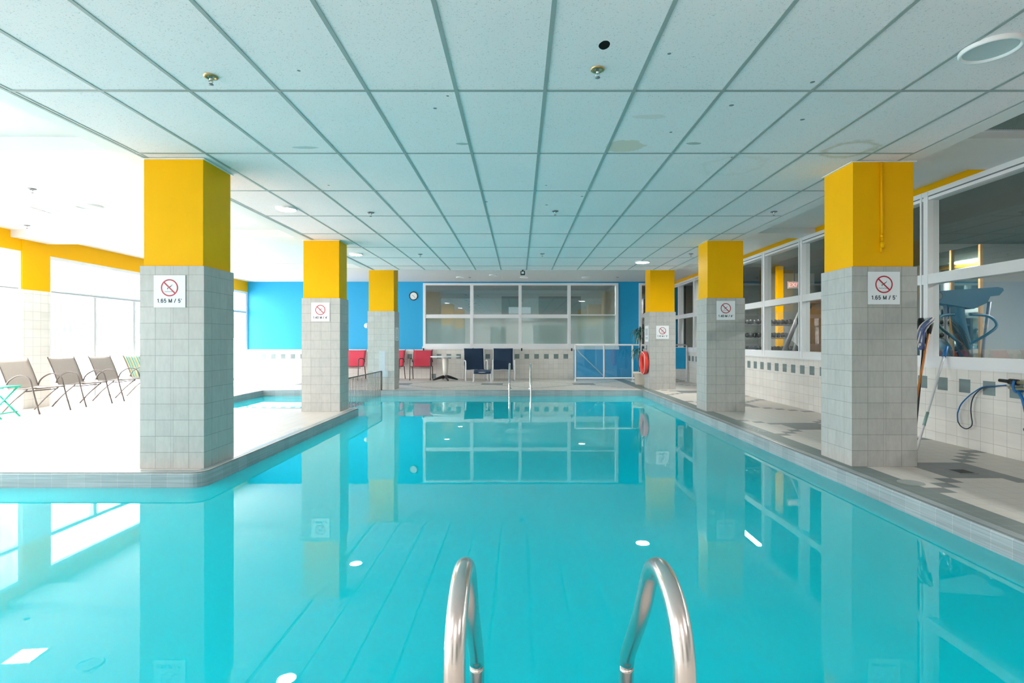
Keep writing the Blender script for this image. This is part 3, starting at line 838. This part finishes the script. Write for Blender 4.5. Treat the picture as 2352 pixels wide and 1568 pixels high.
# notices on the far pillars' sides
r = thing('wall_notice', 'narrow white notice on the pool side of the far left pillar', 'sign', (-3.06, 13.40, 1.37))
MB().box(.0, .004, -.17, .17, -.165, .165, 'signwhite').build('sign_plate', r)
m = MB()
for cz in (.075, -.02): m.lathe([(.030, .005), (.042, .005)], 'signtext', (0, 0, cz), 20, 'x', smooth=False)
for k in range(3): m.box(.0045, .0055, -.05, .05, -.11-.014*k, -.104-.014*k, 'signtext')
m.build('sign_print', r)
r = thing('rules_notice', 'white rules notice above the life ring on the far right pillar', 'sign', (3.235, 13.53, 1.38))
MB().box(-.004, 0, -.17, .17, -.20, .20, 'signwhite').build('sign_plate', r)
m = MB()
for k in range(5): m.box(-.0052, -.0045, -.12, .12, .11-.035*k, .122-.035*k, 'signtext')
for k in range(2): m.box(-.0052, -.0045, -.12, .12, -.10-.03*k, -.09-.03*k, 'signtext')
m.build('sign_print', r)

# ------------------------------------------------------------------ pool ladders
def ladder(label, loc, rotz, xl, xr):
    r = thing('pool_ladder', label, 'ladder', loc, rotz, )
    R = .024
    prof = [(-.43, -.002), (-.43, .25), (-.43, .42), (-.422, .52), (-.385, .582), (-.32, .619), (-.24, .626), (-.165, .598), (-.105, .53), (-.03, .415), (.145, .205), (.178, .15), (.188, .07), (.188, -.5), (.188, -1.15)]
    for x in (xl, xr):
        pts = smoothpath([(x, y, z) for y, z in prof], 5)
        h = MB().tube(pts, R, 'chrome', 20).build('handrail', r)
        MB().lathe([(.024, .022), (.05, .018), (.055, .003), (.055, .001)], 'chrome', (x, -.43, 0), 20).build('floor_flange', h)
    for z in (-.30, -.58, -.86):
        MB().box(xl, xr, .19, .27, z-.015, z+.015, 'signwhite').build('tread', r, bevel=.006)
    return r
ladder('near pool ladder with two polished steel handrails at the bottom of the view', (0, 1.56, 0), 0, -.137, .351)
ladder('far pool ladder with two slim steel handrails at the back edge', (.03, 12.99, 0), PI, -.256, .262)

# ------------------------------------------------------------------ mesh railing
r = thing('pool_railing', 'low railing of thin vertical bars dividing main and small pool', 'railing', (-3.34, 9.62, 0))
L = 12.99-9.62; zt = .465
MB().tube([(0, 0, zt), (0, L, zt)], .012, 'bronze_frame', 8).build('top_rail', r)
for y in (0, L): MB().tube([(0, y, -.5 if y == 0 else 0), (0, y, zt)], .018, 'bronze_frame', 8).build('post', r)
n = 34
for i in range(1, n):
    y = L*i/n; MB().tube([(0, y, -.5), (0, y, zt)], .007, 'bronze_frame', 6).build('bar', r)

# ------------------------------------------------------------------ chairs
def sling_chair(name, label, cat, loc, rotz, fabric, frame, w=.55, seat=.42, back=.90, arm=.63, crossed=False, group=None, wide=0., armw=.0, tr=.012):
    r = thing(name, label, cat, loc, rotz, group)
    h = w/2; k = h-.02
    if crossed:
        arm_p = [(.34, 0), (.27, .22), (.215, seat), (.17, arm-.07), (.10, arm-.015), (-.02, arm), (-.14, arm-.05), (-.22, seat+.09), (-.255, seat+.01)]
        rear = [(-.33, 0), (-.12, seat*.5), (.12, seat-.02)]
    else:
        arm_p = [(.30, 0), (.285, seat-.05), (.27, arm-.10), (.235, arm-.02), (.15, arm), (-.02, arm), (-.18, arm-.04), (-.26, seat+.12)]
        rear = [(-.36, 0), (-.30, seat*.5), (-.25, seat-.01)]
    for sy in (-1, 1):
        y = sy*h
        MB().tube(smoothpath([(x, y+sy*armw*(1 if z > seat else .6), z) for x, z in arm_p], 4), tr, frame, 8).build('arm_and_front_leg', r)
        MB().tube(smoothpath([(x, y, z) for x, z in rear], 3), tr, frame, 8).build('rear_leg', r)
    rail = [(-.44, back), (-.36, back-.17), (-.28, seat+.12), (-.245, seat+.02), (-.20, seat-.01), (0, seat-.015), (.26, seat+.005)]
    path = smoothpath([(x, 0, z) for x, z in rail], 4)
    m = MB()
    for sy in (-1, 1): m.tube([p+Vector((0, sy*k, 0)) for p in path], .010, frame, 8)
    m.tube([(.25, -k, seat-.006), (.25, k, seat-.006)], .010, frame, 8); m.tube([(-.23, -k, seat-.02), (-.23, k, seat-.02)], .009, frame, 8)
    m.tube([(.10, -h, seat-.05), (.10, h, seat-.05)], .009, frame, 8)
    m.build('seat_frame', r)
    N = len(path)-1
    lo = path[1:]
    def fn(u, v):
        i = v*(len(lo)-1); a = int(min(i, len(lo)-2)); p = lo[a].lerp(lo[a+1], i-a)
        return Vector((p.x-.004*0, (u-.5)*2*k, p.z - .018*math.sin(PI*u)*(1 if p.z < seat+.1 else .3)+.004))
    m = MB(); m.grid(fn, 8, 24, fabric)
    sl = m.build('sling', r, solid=.004)
    return r
ch = sling_chair('patio_chair', 'grey sling patio chair with bronze frame, nearest along the left windows', 'chair', (-8.12, 9.0, 0), -.06, 'grey_sling', 'bronze_frame', crossed=True, w=.56, group='sling chairs along the left windows')
dup(ch, (-8.16, 10.0, 0), -.08, 'grey sling patio chair, second along the left windows')
dup(ch, (-8.16, 10.92, 0), -.06, 'grey sling patio chair beside the striped one')
c4 = sling_chair('patio_chair', 'green and yellow striped patio chair half hidden by the left front pillar', 'chair', (-8.16, 11.85, 0), -.06, 'striped', 'bronze_frame', crossed=True, w=.56, group='sling chairs along the left windows')
RZ = -PI/2
rc = sling_chair('red_chair', 'red sling chair with dark frame, beside the round table', 'chair', (-3.02, 16.55, 0), RZ+.05, 'red_sling', 'brown_frame', w=.62, back=.93, arm=.66, group='red sling chairs along the back wall', tr=.014)
dup(rc, (-3.93, 16.55, 0), RZ-.08, 'red sling chair half hidden behind the far left pillar')
dup(rc, (-5.17, 16.55, 0), RZ-.08, 'red sling chair seen between the middle and far left pillars')
dup(rc, (-6.15, 16.55, 0), RZ+.05, 'red sling chair by the back wall, hidden behind the middle left pillar')
lc = sling_chair('lounge_chair', 'navy sling chair with white frame, with a footstool in front', 'chair', (-1.33, 16.35, 0), RZ+.22, 'navy_sling', 'white_frame', w=.66, seat=.33, back=.99, arm=.60, group='navy lounge chairs', tr=.02)
dup(lc, (-.47, 16.4, 0), RZ+.06, 'navy sling chair with white frame, behind the far pool ladder')
r = thing('footstool', 'low navy sling footstool with white legs in front of the navy chair', 'footstool', (-1.07, 15.72, 0), .0)
for sx in (-.25, .25):
    for sy in (-.14, .14): MB().tube(smoothpath([(sx*1.05, sy*1.1, 0), (sx, sy, .15), (sx*.97, sy*.9, .275)], 4), .017, 'white_frame', 8).build('leg', r)
m = MB()
for sy in (-.15, .15): m.tube([(-.27, sy, .28), (.27, sy, .28)], .017, 'white_frame', 8)
m.tube([(-.26, -.15, .28), (-.26, .15, .28)], .014, 'white_frame', 8); m.tube([(.26, -.15, .28), (.26, .15, .28)], .014, 'white_frame', 8); m.build('seat_frame', r)
MB().grid(lambda u, v: (-.25+.5*u, -.19+.38*v, .30+.05*v+.02*math.sin(PI*v)-.012*math.sin(PI*u)-(.05 if v < .01 else 0)), 8, 10, 'navy_sling').build('sling', r, solid=.006)

# round table
r = thing('round_table', 'round white pedestal table with black foot by the back wall', 'table', (-2.25, 16.35, 0))
MB().lathe([(0, .735), (.44, .735), (.455, .728), (.455, .712), (.44, .706), (0, .706)], 'signwhite', n=40).build('tabletop', r)
MB().lathe([(.0, .706), (.085, .706), (.085, .64), (.095, .60), (.075, .3), (.055, .10), (0, .10)], 'cream', n=24).build('pedestal', r)
m = MB()
for k in range(4):
    a = k*PI/2+.35; u = Vector((math.cos(a), math.sin(a), 0))
    m.tube([u*.02+Vector((0, 0, .12)), u*.16+Vector((0, 0, .085)), u*.34+Vector((0, 0, .03)), u*.39+Vector((0, 0, .018))], [.05, .042, .026, .017], 'black', 8)
m.build('base', r)

# green folding side table
r = thing('folding_table', 'small green folding side table at the left edge', 'table', (-8.12, 8.28, 0), .1)
m = MB()
for k in range(6): m.box(-.24+k*.082, -.17+k*.082, -.2, .2, .475, .492, 'green_plastic')
m.box(-.24, .24, -.17, -.14, .462, .475, 'green_plastic'); m.box(-.24, .24, .14, .17, .462, .475, 'green_plastic'); m.build('tabletop', r)
for sy in (-.17, .17):
    for s_ in (-1, 1): MB().tube([(s_*.22, sy+s_*.012, .0), (-s_*.2, sy+s_*.012, .465)], .014, 'green_plastic', 8).build('leg', r)
m = MB(); m.tube([(-.19, -.17, .08), (-.19, .17, .08)], .012, 'green_plastic', 8); m.tube([(.19, -.17, .08), (.19, .17, .08)], .012, 'green_plastic', 8); m.box(-.17, .17, -.19, -.165, .1, .125, 'green_plastic'); m.build('stretcher', r)

# ------------------------------------------------------------------ gate railing near the back right
r = thing('ramp_railing', 'grey metal railing with clear and blue panels before the blue wall', 'railing', (0, 15.72, 0))
X0, X1, xm, xr = 1.66, 4.93, 2.50, 3.34
f = MB(); f.tube([(X0, 0, 1.085), (X1, 0, 1.085)], .024, 'alu', 10); f.build('top_rail', r)
MB().tube([(X0, 0, .11), (X1, 0, .11)], .021, 'alu', 10).build('bottom_rail', r)
for x in (X0, xm, xr, 4.1, X1): MB().tube([(x, 0, .0 if x != xm else .11), (x, 0, 1.085)], .026, 'alu', 10).build('post', r)
MB().tube([(X0, .03, 1.0), (X0+.16, .03, .82), (xm, .03, .17)], .015, 'alu', 8).build('brace', r)
MB().box(X0+.03, xr-.03, -.004, .004, .14, 1.05, 'acrylic').build('clear_panel', r)
MB().box(4.13, X1-.03, -.006, .006, .38, 1.0, 'blue').build('blue_panel', r)
m = MB(); m.tube([(X0, 0, .0), (X0, .0, .02)], .05, 'alu', 12); m.tube([(xr, 0, 0), (xr, 0, .02)], .05, 'alu', 12); m.tube([(X1, 0, 0), (X1, 0, .02)], .05, 'alu', 12); m.build('foot', r)

# potted plant
r = thing('potted_plant', 'drooping green plant in a cream fluted pot beside the far right pillar', 'plant', (3.33, 14.75, 0))
MB().lathe([(0, .0), (.11, 0), (.125, .02), (.165, .30), (.185, .31), (.185, .35), (.165, .35), (.155, .30), (0, .30)], 'pot', lobes=14, amp=.018, n=56).build('pot', r)
MB().lathe([(0, .305), (.15, .305)], 'soil', n=20, smooth=False).build('soil', r)
m = MB(); m.tube(smoothpath([(0, 0, .3), (-.02, 0, .7), (.01, 0, 1.1), (-.01, 0, 1.5)], 4), .014, 'stem', 8); m.tube(smoothpath([(.03, 0, .3), (.04, 0, .6), (-.01, 0, .9)], 4), .012, 'stem', 8); m.build('stem', r)
m = MB(); rng = random.Random(11)
for zc, n_, ln in ((1.5, 38, .36), (.92, 34, .34), (1.25, 10, .26)):
    for i in range(n_):
        a = rng.random()*2*PI; l = ln*rng.uniform(.7, 1.15); z0 = zc+rng.uniform(-.08, .08); rise = rng.uniform(.02, .12)
        u = Vector((math.cos(a), math.sin(a), 0)); v = Vector((-math.sin(a), math.cos(a), 0)); wd = rng.uniform(.012, .02)
        prev = None; mt = 'leaf' if rng.random() < .75 else 'leaf_pale'
        for k in range(7):
            t = k/6; p = u*(l*.75*math.sin(t*1.5))+Vector((0, 0, z0+rise*math.sin(t*2.2)-l*.95*t*t)); ww = wd*math.sin(PI*min(.97, t*.9+.1))
            cur = (p-v*ww, p+v*ww)
            if prev: m.face([prev[0], prev[1], cur[1], cur[0]], mt, smooth=True)
            prev = cur
m.build('foliage', r)

# life ring on the far right pillar
r = thing('life_ring', 'orange red life ring hanging on the far right pillar', 'life ring', (3.165, 13.53, .645))
m = MB(); m.tube([(0, .235*math.cos(a), .235*math.sin(a)) for a in [2*PI*k/40 for k in range(40)]], .062, 'lifering', 16, closed=True); m.build('ring', r)
m = MB()
for k in range(4):
    a0 = PI/4+k*PI/2; pts = [(-.035-.02*math.sin(PI*t), (.285)*math.cos(a0+t*PI/2), (.285)*math.sin(a0+t*PI/2)) for t in [i/8 for i in range(9)]]
    m.tube(pts, .006, 'rope', 6)
m.tube([(-.02, 0, .27), (-.0, 0, .36)], .006, 'rope', 6); m.tube([(-.02, .03, -.28), (-.02, .04, -.42)], .006, 'rope', 6)
m.build('rope', r)
r = thing('ring_hook', 'dark wall hook between notice and life ring on the far right pillar', 'hook', (3.235, 13.53, 1.03))
MB().box(-.012, 0, -.02, .02, -.06, .06, 'alu_dark').build('plate', r); MB().tube([(-.01, 0, -.03), (-.06, 0, -.035), (-.065, 0, -.01)], .006, 'black', 6).build('prong', r)

# clock
r = thing('wall_clock', 'round white clock with black rim on the blue wall', 'clock', (-3.38, YB, 2.64))
MB().lathe([(.115, -.02), (.122, -.035), (.135, -.035), (.14, -.02), (.14, 0)], 'black', n=36, axis='y').build('rim', r)
MB().lathe([(0, -.018), (.118, -.018)], 'clock_face', n=36, axis='y', smooth=False).build('clock_face', r)
m = MB()
for ang, ln, wd in ((-.9, .055, .005), (2.4, .08, .004)):
    s_, c_ = math.sin(ang), math.cos(ang)
    m.face([(-c_*wd, -.021, s_*wd), (c_*wd, -.021, -s_*wd), (s_*ln+c_*wd, -.021, c_*ln-s_*wd), (s_*ln-c_*wd, -.021, c_*ln+s_*wd)], 'black')
for k in range(12):
    a = k*PI/6; m.box(.10*math.sin(a)-.003, .10*math.sin(a)+.003, -.0205, -.019, .10*math.cos(a)-.006, .10*math.cos(a)+.006, 'black')
m.build('hands', r)
r = thing('wall_fitting', 'small white round fitting on the blue wall left of the far pillar', 'wall fitting', (-4.88, YB, 1.69))  # plain white dome with no light source in it
MB().lathe([(.07, 0), (.07, -.03), (.055, -.06), (.03, -.075), (0, -.08)], 'lamp_white', n=20, axis='y').build('dome', r)
MB().lathe([(.085, 0), (.085, -.012), (.07, -.012)], 'alu', n=20, axis='y').build('base_ring', r)
# black unit hanging at the ceiling edge
r = thing('hanging_camera', 'small black unit with a white face hanging from the ceiling edge', 'camera', (.09, 12.80, 2.90))
MB().box(-.055, .055, -.04, .05, -.125, -.03, 'black').build('housing', r, bevel=.012)
MB().box(-.03, .03, -.045, -.04, -.10, -.05, 'signwhite').build('face', r)
MB().box(-.02, .02, -.01, .02, -.03, 0, 'black').build('mount', r)

# ------------------------------------------------------------------ ceiling fittings
def sprinkler(label, x, y, z, group, big=False):
    r = thing('sprinkler', label, 'sprinkler', (x, y, z), group=group)
    MB().lathe([(.045, -.001), (.043, -.008), (.030, -.012), (.024, -.004)], 'brass' if big else 'alu_dark', n=20).build('escutcheon', r)
    m = MB(); m.tube([(0, 0, 0), (0, 0, -.03)], .010, 'chrome', 8)
    for s_ in (-1, 1): m.tube([(s_*.008, 0, -.022), (s_*.013, 0, -.036), (s_*.004, 0, -.05)], .003, 'chrome', 6)
    m.build('body', r)
    m = MB(); m.lathe([(0, -.051), (.016, -.052), (.017, -.055), (0, -.056)], 'alu_dark', n=12); m.build('deflector', r)
    return r
z = ZG
sprinkler('brass sprinkler in the tile ceiling at upper left', -2.0, 3.47, z, None, True)
sprinkler('brass sprinkler in the tile ceiling beside the black hole', .497, 3.38, z, None, True)
G = 'sprinklers in the tile ceiling'
sprinkler('sprinkler in the tile ceiling, behind the left front pillar row', -1.98, 7.14, z, G)
sprinkler('sprinkler near the middle of the tile ceiling', .477, 7.06, z, G)
sprinkler('sprinkler at the right edge of the tile ceiling', 3.38, 7.09, z, G)
sprinkler('far sprinkler on the left of the tile ceiling', -1.95, 10.56, z, G)
sprinkler('far sprinkler in the middle of the tile ceiling', .46, 10.5, z, G)
sprinkler('far sprinkler at the right edge of the tile ceiling', 3.38, 10.5, z, G)
G = 'sprinklers in the white side ceiling'
for (x, y, lb) in ((-6.1, 6.7, 'sprinkler in the white ceiling, left, above the square light'), (-8.1, 8.8, 'sprinkler in the white ceiling close to the left windows'),
                   (-6.1, 15.4, 'sprinkler in the white ceiling far left by the blue wall'), (-4.8, 14.6, 'sprinkler in the white ceiling between the left pillars'),
                   (-1.47, 15.96, 'sprinkler in the white ceiling before the lounge window, left'), (2.94, 15.96, 'sprinkler in the white ceiling before the lounge window, right')):
    sprinkler(lb, x, y, ZC, G)
def round_light(label, x, y, z, R=.15, lit=True, group=None):
    r = thing('round_light', label, 'ceiling light', (x, y, z), group=group)
    MB().lathe([(R*.86, -.012), (R*.90, -.026), (R*.97, -.028), (R, -.018), (R, 0)], 'lamp_white', n=40).build('light_ring', r)
    MB().lathe([(0, -.014), (R*.88, -.013)], 'lamp_glow' if lit else 'lamp_off', n=32).build('diffuser', r)
round_light('unlit round ceiling light at the upper right', 2.76, 3.13, ZG, .15, False)
round_light('round ceiling light behind the left front pillar', -3.0, 6.9, ZG, .13)
round_light('round ceiling light above the middle left pillar', -3.2, 10.5, ZG, .13)
round_light('round ceiling light near the far right pillar', 2.67, 11.55, ZG, .16)
round_light('large round fitting in the white ceiling at left', -6.07, 7.55, ZC, .17, False)
for x in (-1.75, -.75, .15, 1.98):
    round_light('round light in the white ceiling before the lounge window', x, 15.4 if x == -.75 else 15.9, ZC, .12, False, 'round lights before the lounge window')
for i, (x, y) in enumerate(((-2.4, -.8), (0, -1.8), (2.6, -.8), (-5.5, -1.2))):  # unseen lamps added behind the camera to fill the pool hall
    round_light('added round fill light behind the viewpoint', x, y, ZG if x > -3.5 else ZC, .16, True, 'added round fill lights behind the viewpoint')
r = thing('square_light', 'square recessed light in the white ceiling at left', 'ceiling light', (-7.15, 7.75, ZC), .1)
MB().box(-.2, .2, -.2, .2, -.012, -.001, 'lamp_white').build('light_frame', r); MB().box(-.17, .17, -.17, .17, -.016, -.012, 'lamp_glow').build('diffuser', r)

# ------------------------------------------------------------------ mop and pole leaning on the gym screen
def frame_along(a, b):
    a, b = Vector(a), Vector(b); t = (b-a).normalized(); u = t.cross(Vector((0, 1, 0))).normalized(); return a, b, t, u
r = thing('mop', 'blue string mop with orange wooden handle leaning head up', 'mop', (4.34, 5.98, 0))
base = Vector((4.34, 5.98, 0))
A = Vector((0, 0, .004)); B = Vector((4.88, 6.36, 1.30))-base
MB().tube([A, B], .013, 'orange_wood', 10).build('handle', r)
T_ = (B-A).normalized()
m = MB(); m.tube([B-T_*.02, B+T_*.16], [.022, .03], 'black', 10); m.build('clamp', r)
m = MB(); rng = random.Random(4); top = B+T_*.16
for i in range(60):
    a = rng.random()*2*PI; q = rng.uniform(.01, .045); c0 = top+Vector((q*math.cos(a)*.6, q*math.sin(a)*.8, rng.uniform(-.02, .03)))
    e = B+Vector((-.12+rng.uniform(-.03, .03), rng.uniform(-.05, .05), -.12-rng.uniform(0, .10)))
    mid = c0.lerp(e, .5)+Vector((-.03, -.0, .04+rng.uniform(-.02, .02)))
    m.tube(smoothpath([c0, mid, e], 4), .009, 'mop_blue' if rng.random() < .7 else 'rope', 5)
m.build('mop_head', r)
r = thing('long_pole', 'white pole with a blue grip leaning beside the mop', 'pole', (4.36, 5.86, 0))
base = Vector((4.36, 5.86, 0)); B = Vector((4.93, 6.20, 1.02))-base
MB().tube([Vector((0, 0, .003)), B], .013, 'white_frame', 10).build('shaft', r)
T_ = B.normalized(); MB().tube([B*.99, B+T_*.13], .02, 'hose_blue', 10).build('grip', r); MB().tube([T_*.30, T_*.47], .016, 'leaf_pale', 10).build('sleeve', r)
r = thing('vacuum_head', 'black brush head standing behind the blue mop against the glass', 'brush', (4.90, 6.47, .0))
MB().tube([(-.3, -.25, .002), (0.0, 0, 1.18)], .012, 'black', 8).build('handle', r)
m = MB(); m.tube([(0, -.02, 1.16), (0.0, .0, 1.22), (.0, .03, 1.35), (.0, .05, 1.47)], [.03, .05, .06, .03], 'black', 10); m.build('brush', r)

# poles, hose on the right wall
r = thing('telescopic_pole', 'tan telescopic pool poles with black grip held on blue wall hooks', 'pole', (4.93, 5.0, 0))
m = MB(); m.tube([(0, .30, .785), (0, -1.4, .765)], .019, 'tan_metal', 12); m.tube([(.0, .38, .725), (0, -1.4, .715)], .014, 'tan_metal', 12); m.build('shaft', r)
MB().tube([(0, .37, .785), (0, .28, .782)], .030, 'black', 12).build('collar', r)
MB().tube([(0, .485, .79), (0, .36, .785)], .017, 'black', 12).build('grip', r)
m = MB(); m.tube(smoothpath([(.03, .26, .70), (-.03, .27, .69), (-.04, .29, .74), (-.03, .29, .80)], 4), .012, 'hose_blue', 8); m.tube(smoothpath([(-.02, .26, .70), (-.03, .20, .62), (-.02, .18, .5)], 4), .014, 'hose_blue', 8); m.build('wall_hook', r)
o = MB().tube([(.0, -.03, 0), (-.01, .05, -.01)], .018, 'hose_blue', 8).build('wall_clip', loc=(4.965, 5.19, .335)); tag(o, 'small blue clip low on the tiled right wall under the poles', 'clip')
def wp(px, py): # point on the plane just in front of the right wall
    X = 4.965; Y = FPX*X/(px-1192.0); return (0, Y-5.0, 1.19-(py-783.0)*Y/FPX)
o = thing('cord_loop', 'thin blue and dark cord hanging in a loop on the tiled right wall', 'cord', (4.965, 5.0, 0))
loop = [(2310, 884), (2285, 886), (2258, 888), (2240, 898), (2224, 910), (2208, 927), (2201, 943), (2199, 952), (2200, 967), (2207, 978), (2219, 984), (2230, 979), (2233, 970), (2231, 955), (2230, 938), (2233, 918), (2242, 902), (2260, 889), (2285, 886.5), (2310, 884)]
P = [wp(*q) for q in loop]
MB().tube(smoothpath(P[:9], 5), .0065, 'hose_blue', 8).build('blue_cord', o)
MB().tube(smoothpath(P[8:], 5), .0055, 'hose_dark', 8).build('dark_cord', o)

# ------------------------------------------------------------------ gym behind the right screen
GX = 10.2
m = MB()
m.box(GX, GX+.15, YN, YB+4, 0, 3.4, 'gym_white'); m.box(XR+.15, GX, YB+.9, YB+1.05, 0, 3.4, 'gym_white'); m.box(XR+.15, GX+.15, YN-.15, YN, 0, 3.4, 'gym_white')
m.box(8.1, GX, 10.6, 10.75, 0, 3.4, 'gym_white'); m.box(7.0, 8.4, 15.2, 15.35, 0, 3.4, 'gym_white')
struct(m.build('wall_gym'))
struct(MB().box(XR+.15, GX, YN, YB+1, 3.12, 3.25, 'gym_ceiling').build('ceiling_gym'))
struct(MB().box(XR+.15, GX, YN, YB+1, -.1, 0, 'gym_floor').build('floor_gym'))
for (x, y) in ((8.0, 1.5), (8.0, 4.4), (7.9, 7.2), (5.33, 12.5)):  # added panels, placed out of direct view, lighting gym and pool side
    o = thing('gym_fill_light', 'added panel light brightening the gym behind the glass', 'ceiling light', (x, y, 3.12), group='added gym fill lights')
    MB().box(-.15, .15, -.62, .62, -.03, 0, 'lamp_white').build('light_frame', o); MB().box(-.12, .12, -.58, .58, -.036, -.03, 'panel_glow').build('diffuser', o)
r = thing('gym_mirror', 'large mirror panels with brass posts in the gym', 'mirror', (8.0, 9.26, 0))
MB().box(0, .04, 0, 1.25, .1, 2.87, 'mirror').build('mirror_panel', r)
for y in (0.0, .62): MB().box(-.03, .02, y-.02, y+.02, 0, 2.87, 'brass').build('post', r)
r = thing('wood_desk', 'tall wooden counter front in the gym seen behind the glass', 'counter', (8.3, 13.6, 0))
MB().box(-.9, .6, 0, .1, 0, 2.15, 'wood').build('panel', r); MB().box(-.95, .65, -.1, .25, 2.15, 2.22, 'wood').build('top', r)
r = thing('yellow_post', 'yellow square post in the gym behind the weights', 'post', (6.72, 13.8, 0)); MB().box(-.07, .07, -.07, .07, 0, 3.12, 'yellow').build('post_body', r)
r = thing('exit_sign', 'red lit EXIT sign hanging in the gym', 'exit sign', (7.0, 13.6, 2.62))
MB().box(-.16, .16, -.02, .02, -.09, .09, 'gym_white').build('housing', r); text_obj('sign_text', 'EXIT', .15, 'red_glow', r, (0, -.022, 0), (PI/2, 0, 0), bold=.002)
MB().tube([(0, 0, .09), (0, 0, .50)], .01, 'black', 6).build('stem', r)
# dumbbell rack
r = thing('dumbbell_rack', 'dark three tier dumbbell rack in the gym', 'rack', (6.0, 13.0, 0))
for z in (.95, 1.28, 1.60): MB().box(-.85, .85, -.12, .22, z-.03, z, 'gym_floor').build('shelf', r)
for x in (-.88, .88): MB().box(x-.03, x+.03, -.15, .25, 0, 1.75, 'black').build('upright', r)
db = None
for z in (.95, 1.28, 1.60):
    for k in range(9):
        loc = (6.0-.76+k*.19, 13.05, z+.061)
        if db is None:
            db = thing('dumbbell', 'black round dumbbell on the gym rack', 'dumbbell', loc, group='dumbbells on the gym rack')
            MB().tube([(0, -.06, 0), (0, .06, 0)], .015, 'chrome', 8).build('grip', db)
            for s_ in (-1, 1): MB().lathe([(0, s_*.06), (.05, s_*.06), (.06, s_*.08), (.06, s_*.12), (.05, s_*.14), (0, s_*.14)], 'black', n=14, axis='y').build('weight', db)
        else: dup(db, loc, 0)
# incline machine
r = thing('weight_machine', 'dark inclined weight machine with a white board in the gym', 'exercise machine', (5.72, 11.4, 0))
m = MB(); m.tube([(-.45, 0, .03), (.35, 0, 2.0)], .05, 'gym_floor', 8); m.tube([(.1, .5, .03), (.75, .5, 2.0)], .05, 'gym_floor', 8); m.tube([(.35, 0, 1.95), (.75, .5, 1.95)], .04, 'gym_floor', 8); m.tube([(-.45, 0, .05), (.1, .5, .05)], .04, 'gym_floor', 8); m.build('frame', r)
m = MB(); m.face([(.1, .1, 1.25), (.32, .1, 1.05), (.42, .1, 1.4), (.2, .1, 1.65)], 'signwhite'); m.build('board', r, solid=.02)
MB().box(-.5, .6, .1, .35, .45, .55, 'black').build('bench_pad', r, bevel=.02)
# cross trainer close to the glass
r = thing('cross_trainer', 'teal cross trainer with console and looped handles behind the glass', 'exercise machine', (6.02, 7.20, 0), 0)
m = MB(); m.box(-.35, .35, -.3, .3, .02, .12, 'teal_metal'); m.tube([(-.55, -.2, .06), (.55, -.2, .06)], .04, 'teal_metal', 8); m.tube([(-.5, .28, .06), (.5, .28, .06)], .04, 'teal_metal', 8); m.build('base', r)
m = MB(); m.tube(smoothpath([(.1, 0, .1), (.02, 0, .9), (-.10, 0, 1.45), (-.12, 0, 1.70)], 4), [.07]*5+[.08]*8, 'teal_metal', 12); m.build('mast', r)
m = MB(); pr = [(-.45, 1.70), (-.5, 1.78), (-.42, 1.86), (.34, 1.91), (.41, 1.895), (.42, 1.865), (.36, 1.80), (.24, 1.785), (.20, 1.70), (.02, 1.62), (-.2, 1.66)]
m.face([(a, -.1, z) for a, z in pr], 'teal_metal'); m.face([(a, .06, z) for a, z in pr[::-1]], 'teal_metal')
for i in range(len(pr)):
    a, b = pr[i], pr[(i+1) % len(pr)]; m.face([(a[0], -.1, a[1]), (a[0], .06, a[1]), (b[0], .06, b[1]), (b[0], -.1, b[1])], 'teal_metal')
m.build('console', r)
for s_ in (-1, 1):
    MB().tube(smoothpath([(s_*.10-.1, -.05, 1.55), (s_*.32-.1, -.1, 1.52), (s_*.38-.1, -.15, 1.40), (s_*.25-.1, -.15, 1.28), (s_*.05-.05, -.05, 1.15)], 5), .018, 'teal_metal', 8).build('handle', r)
    MB().tube([(s_*.30, .1, .12), (s_*.24, .02, 1.0), (s_*.30, -.02, 1.72)], .022, 'alu_dark', 8).build('lever', r)
MB().lathe([(0, -.06), (.20, -.06), (.22, -.03), (.22, .03), (.20, .06), (0, .06)], 'teal_metal', (-.42, 0, 1.02), 28, 'y').build('flywheel', r)
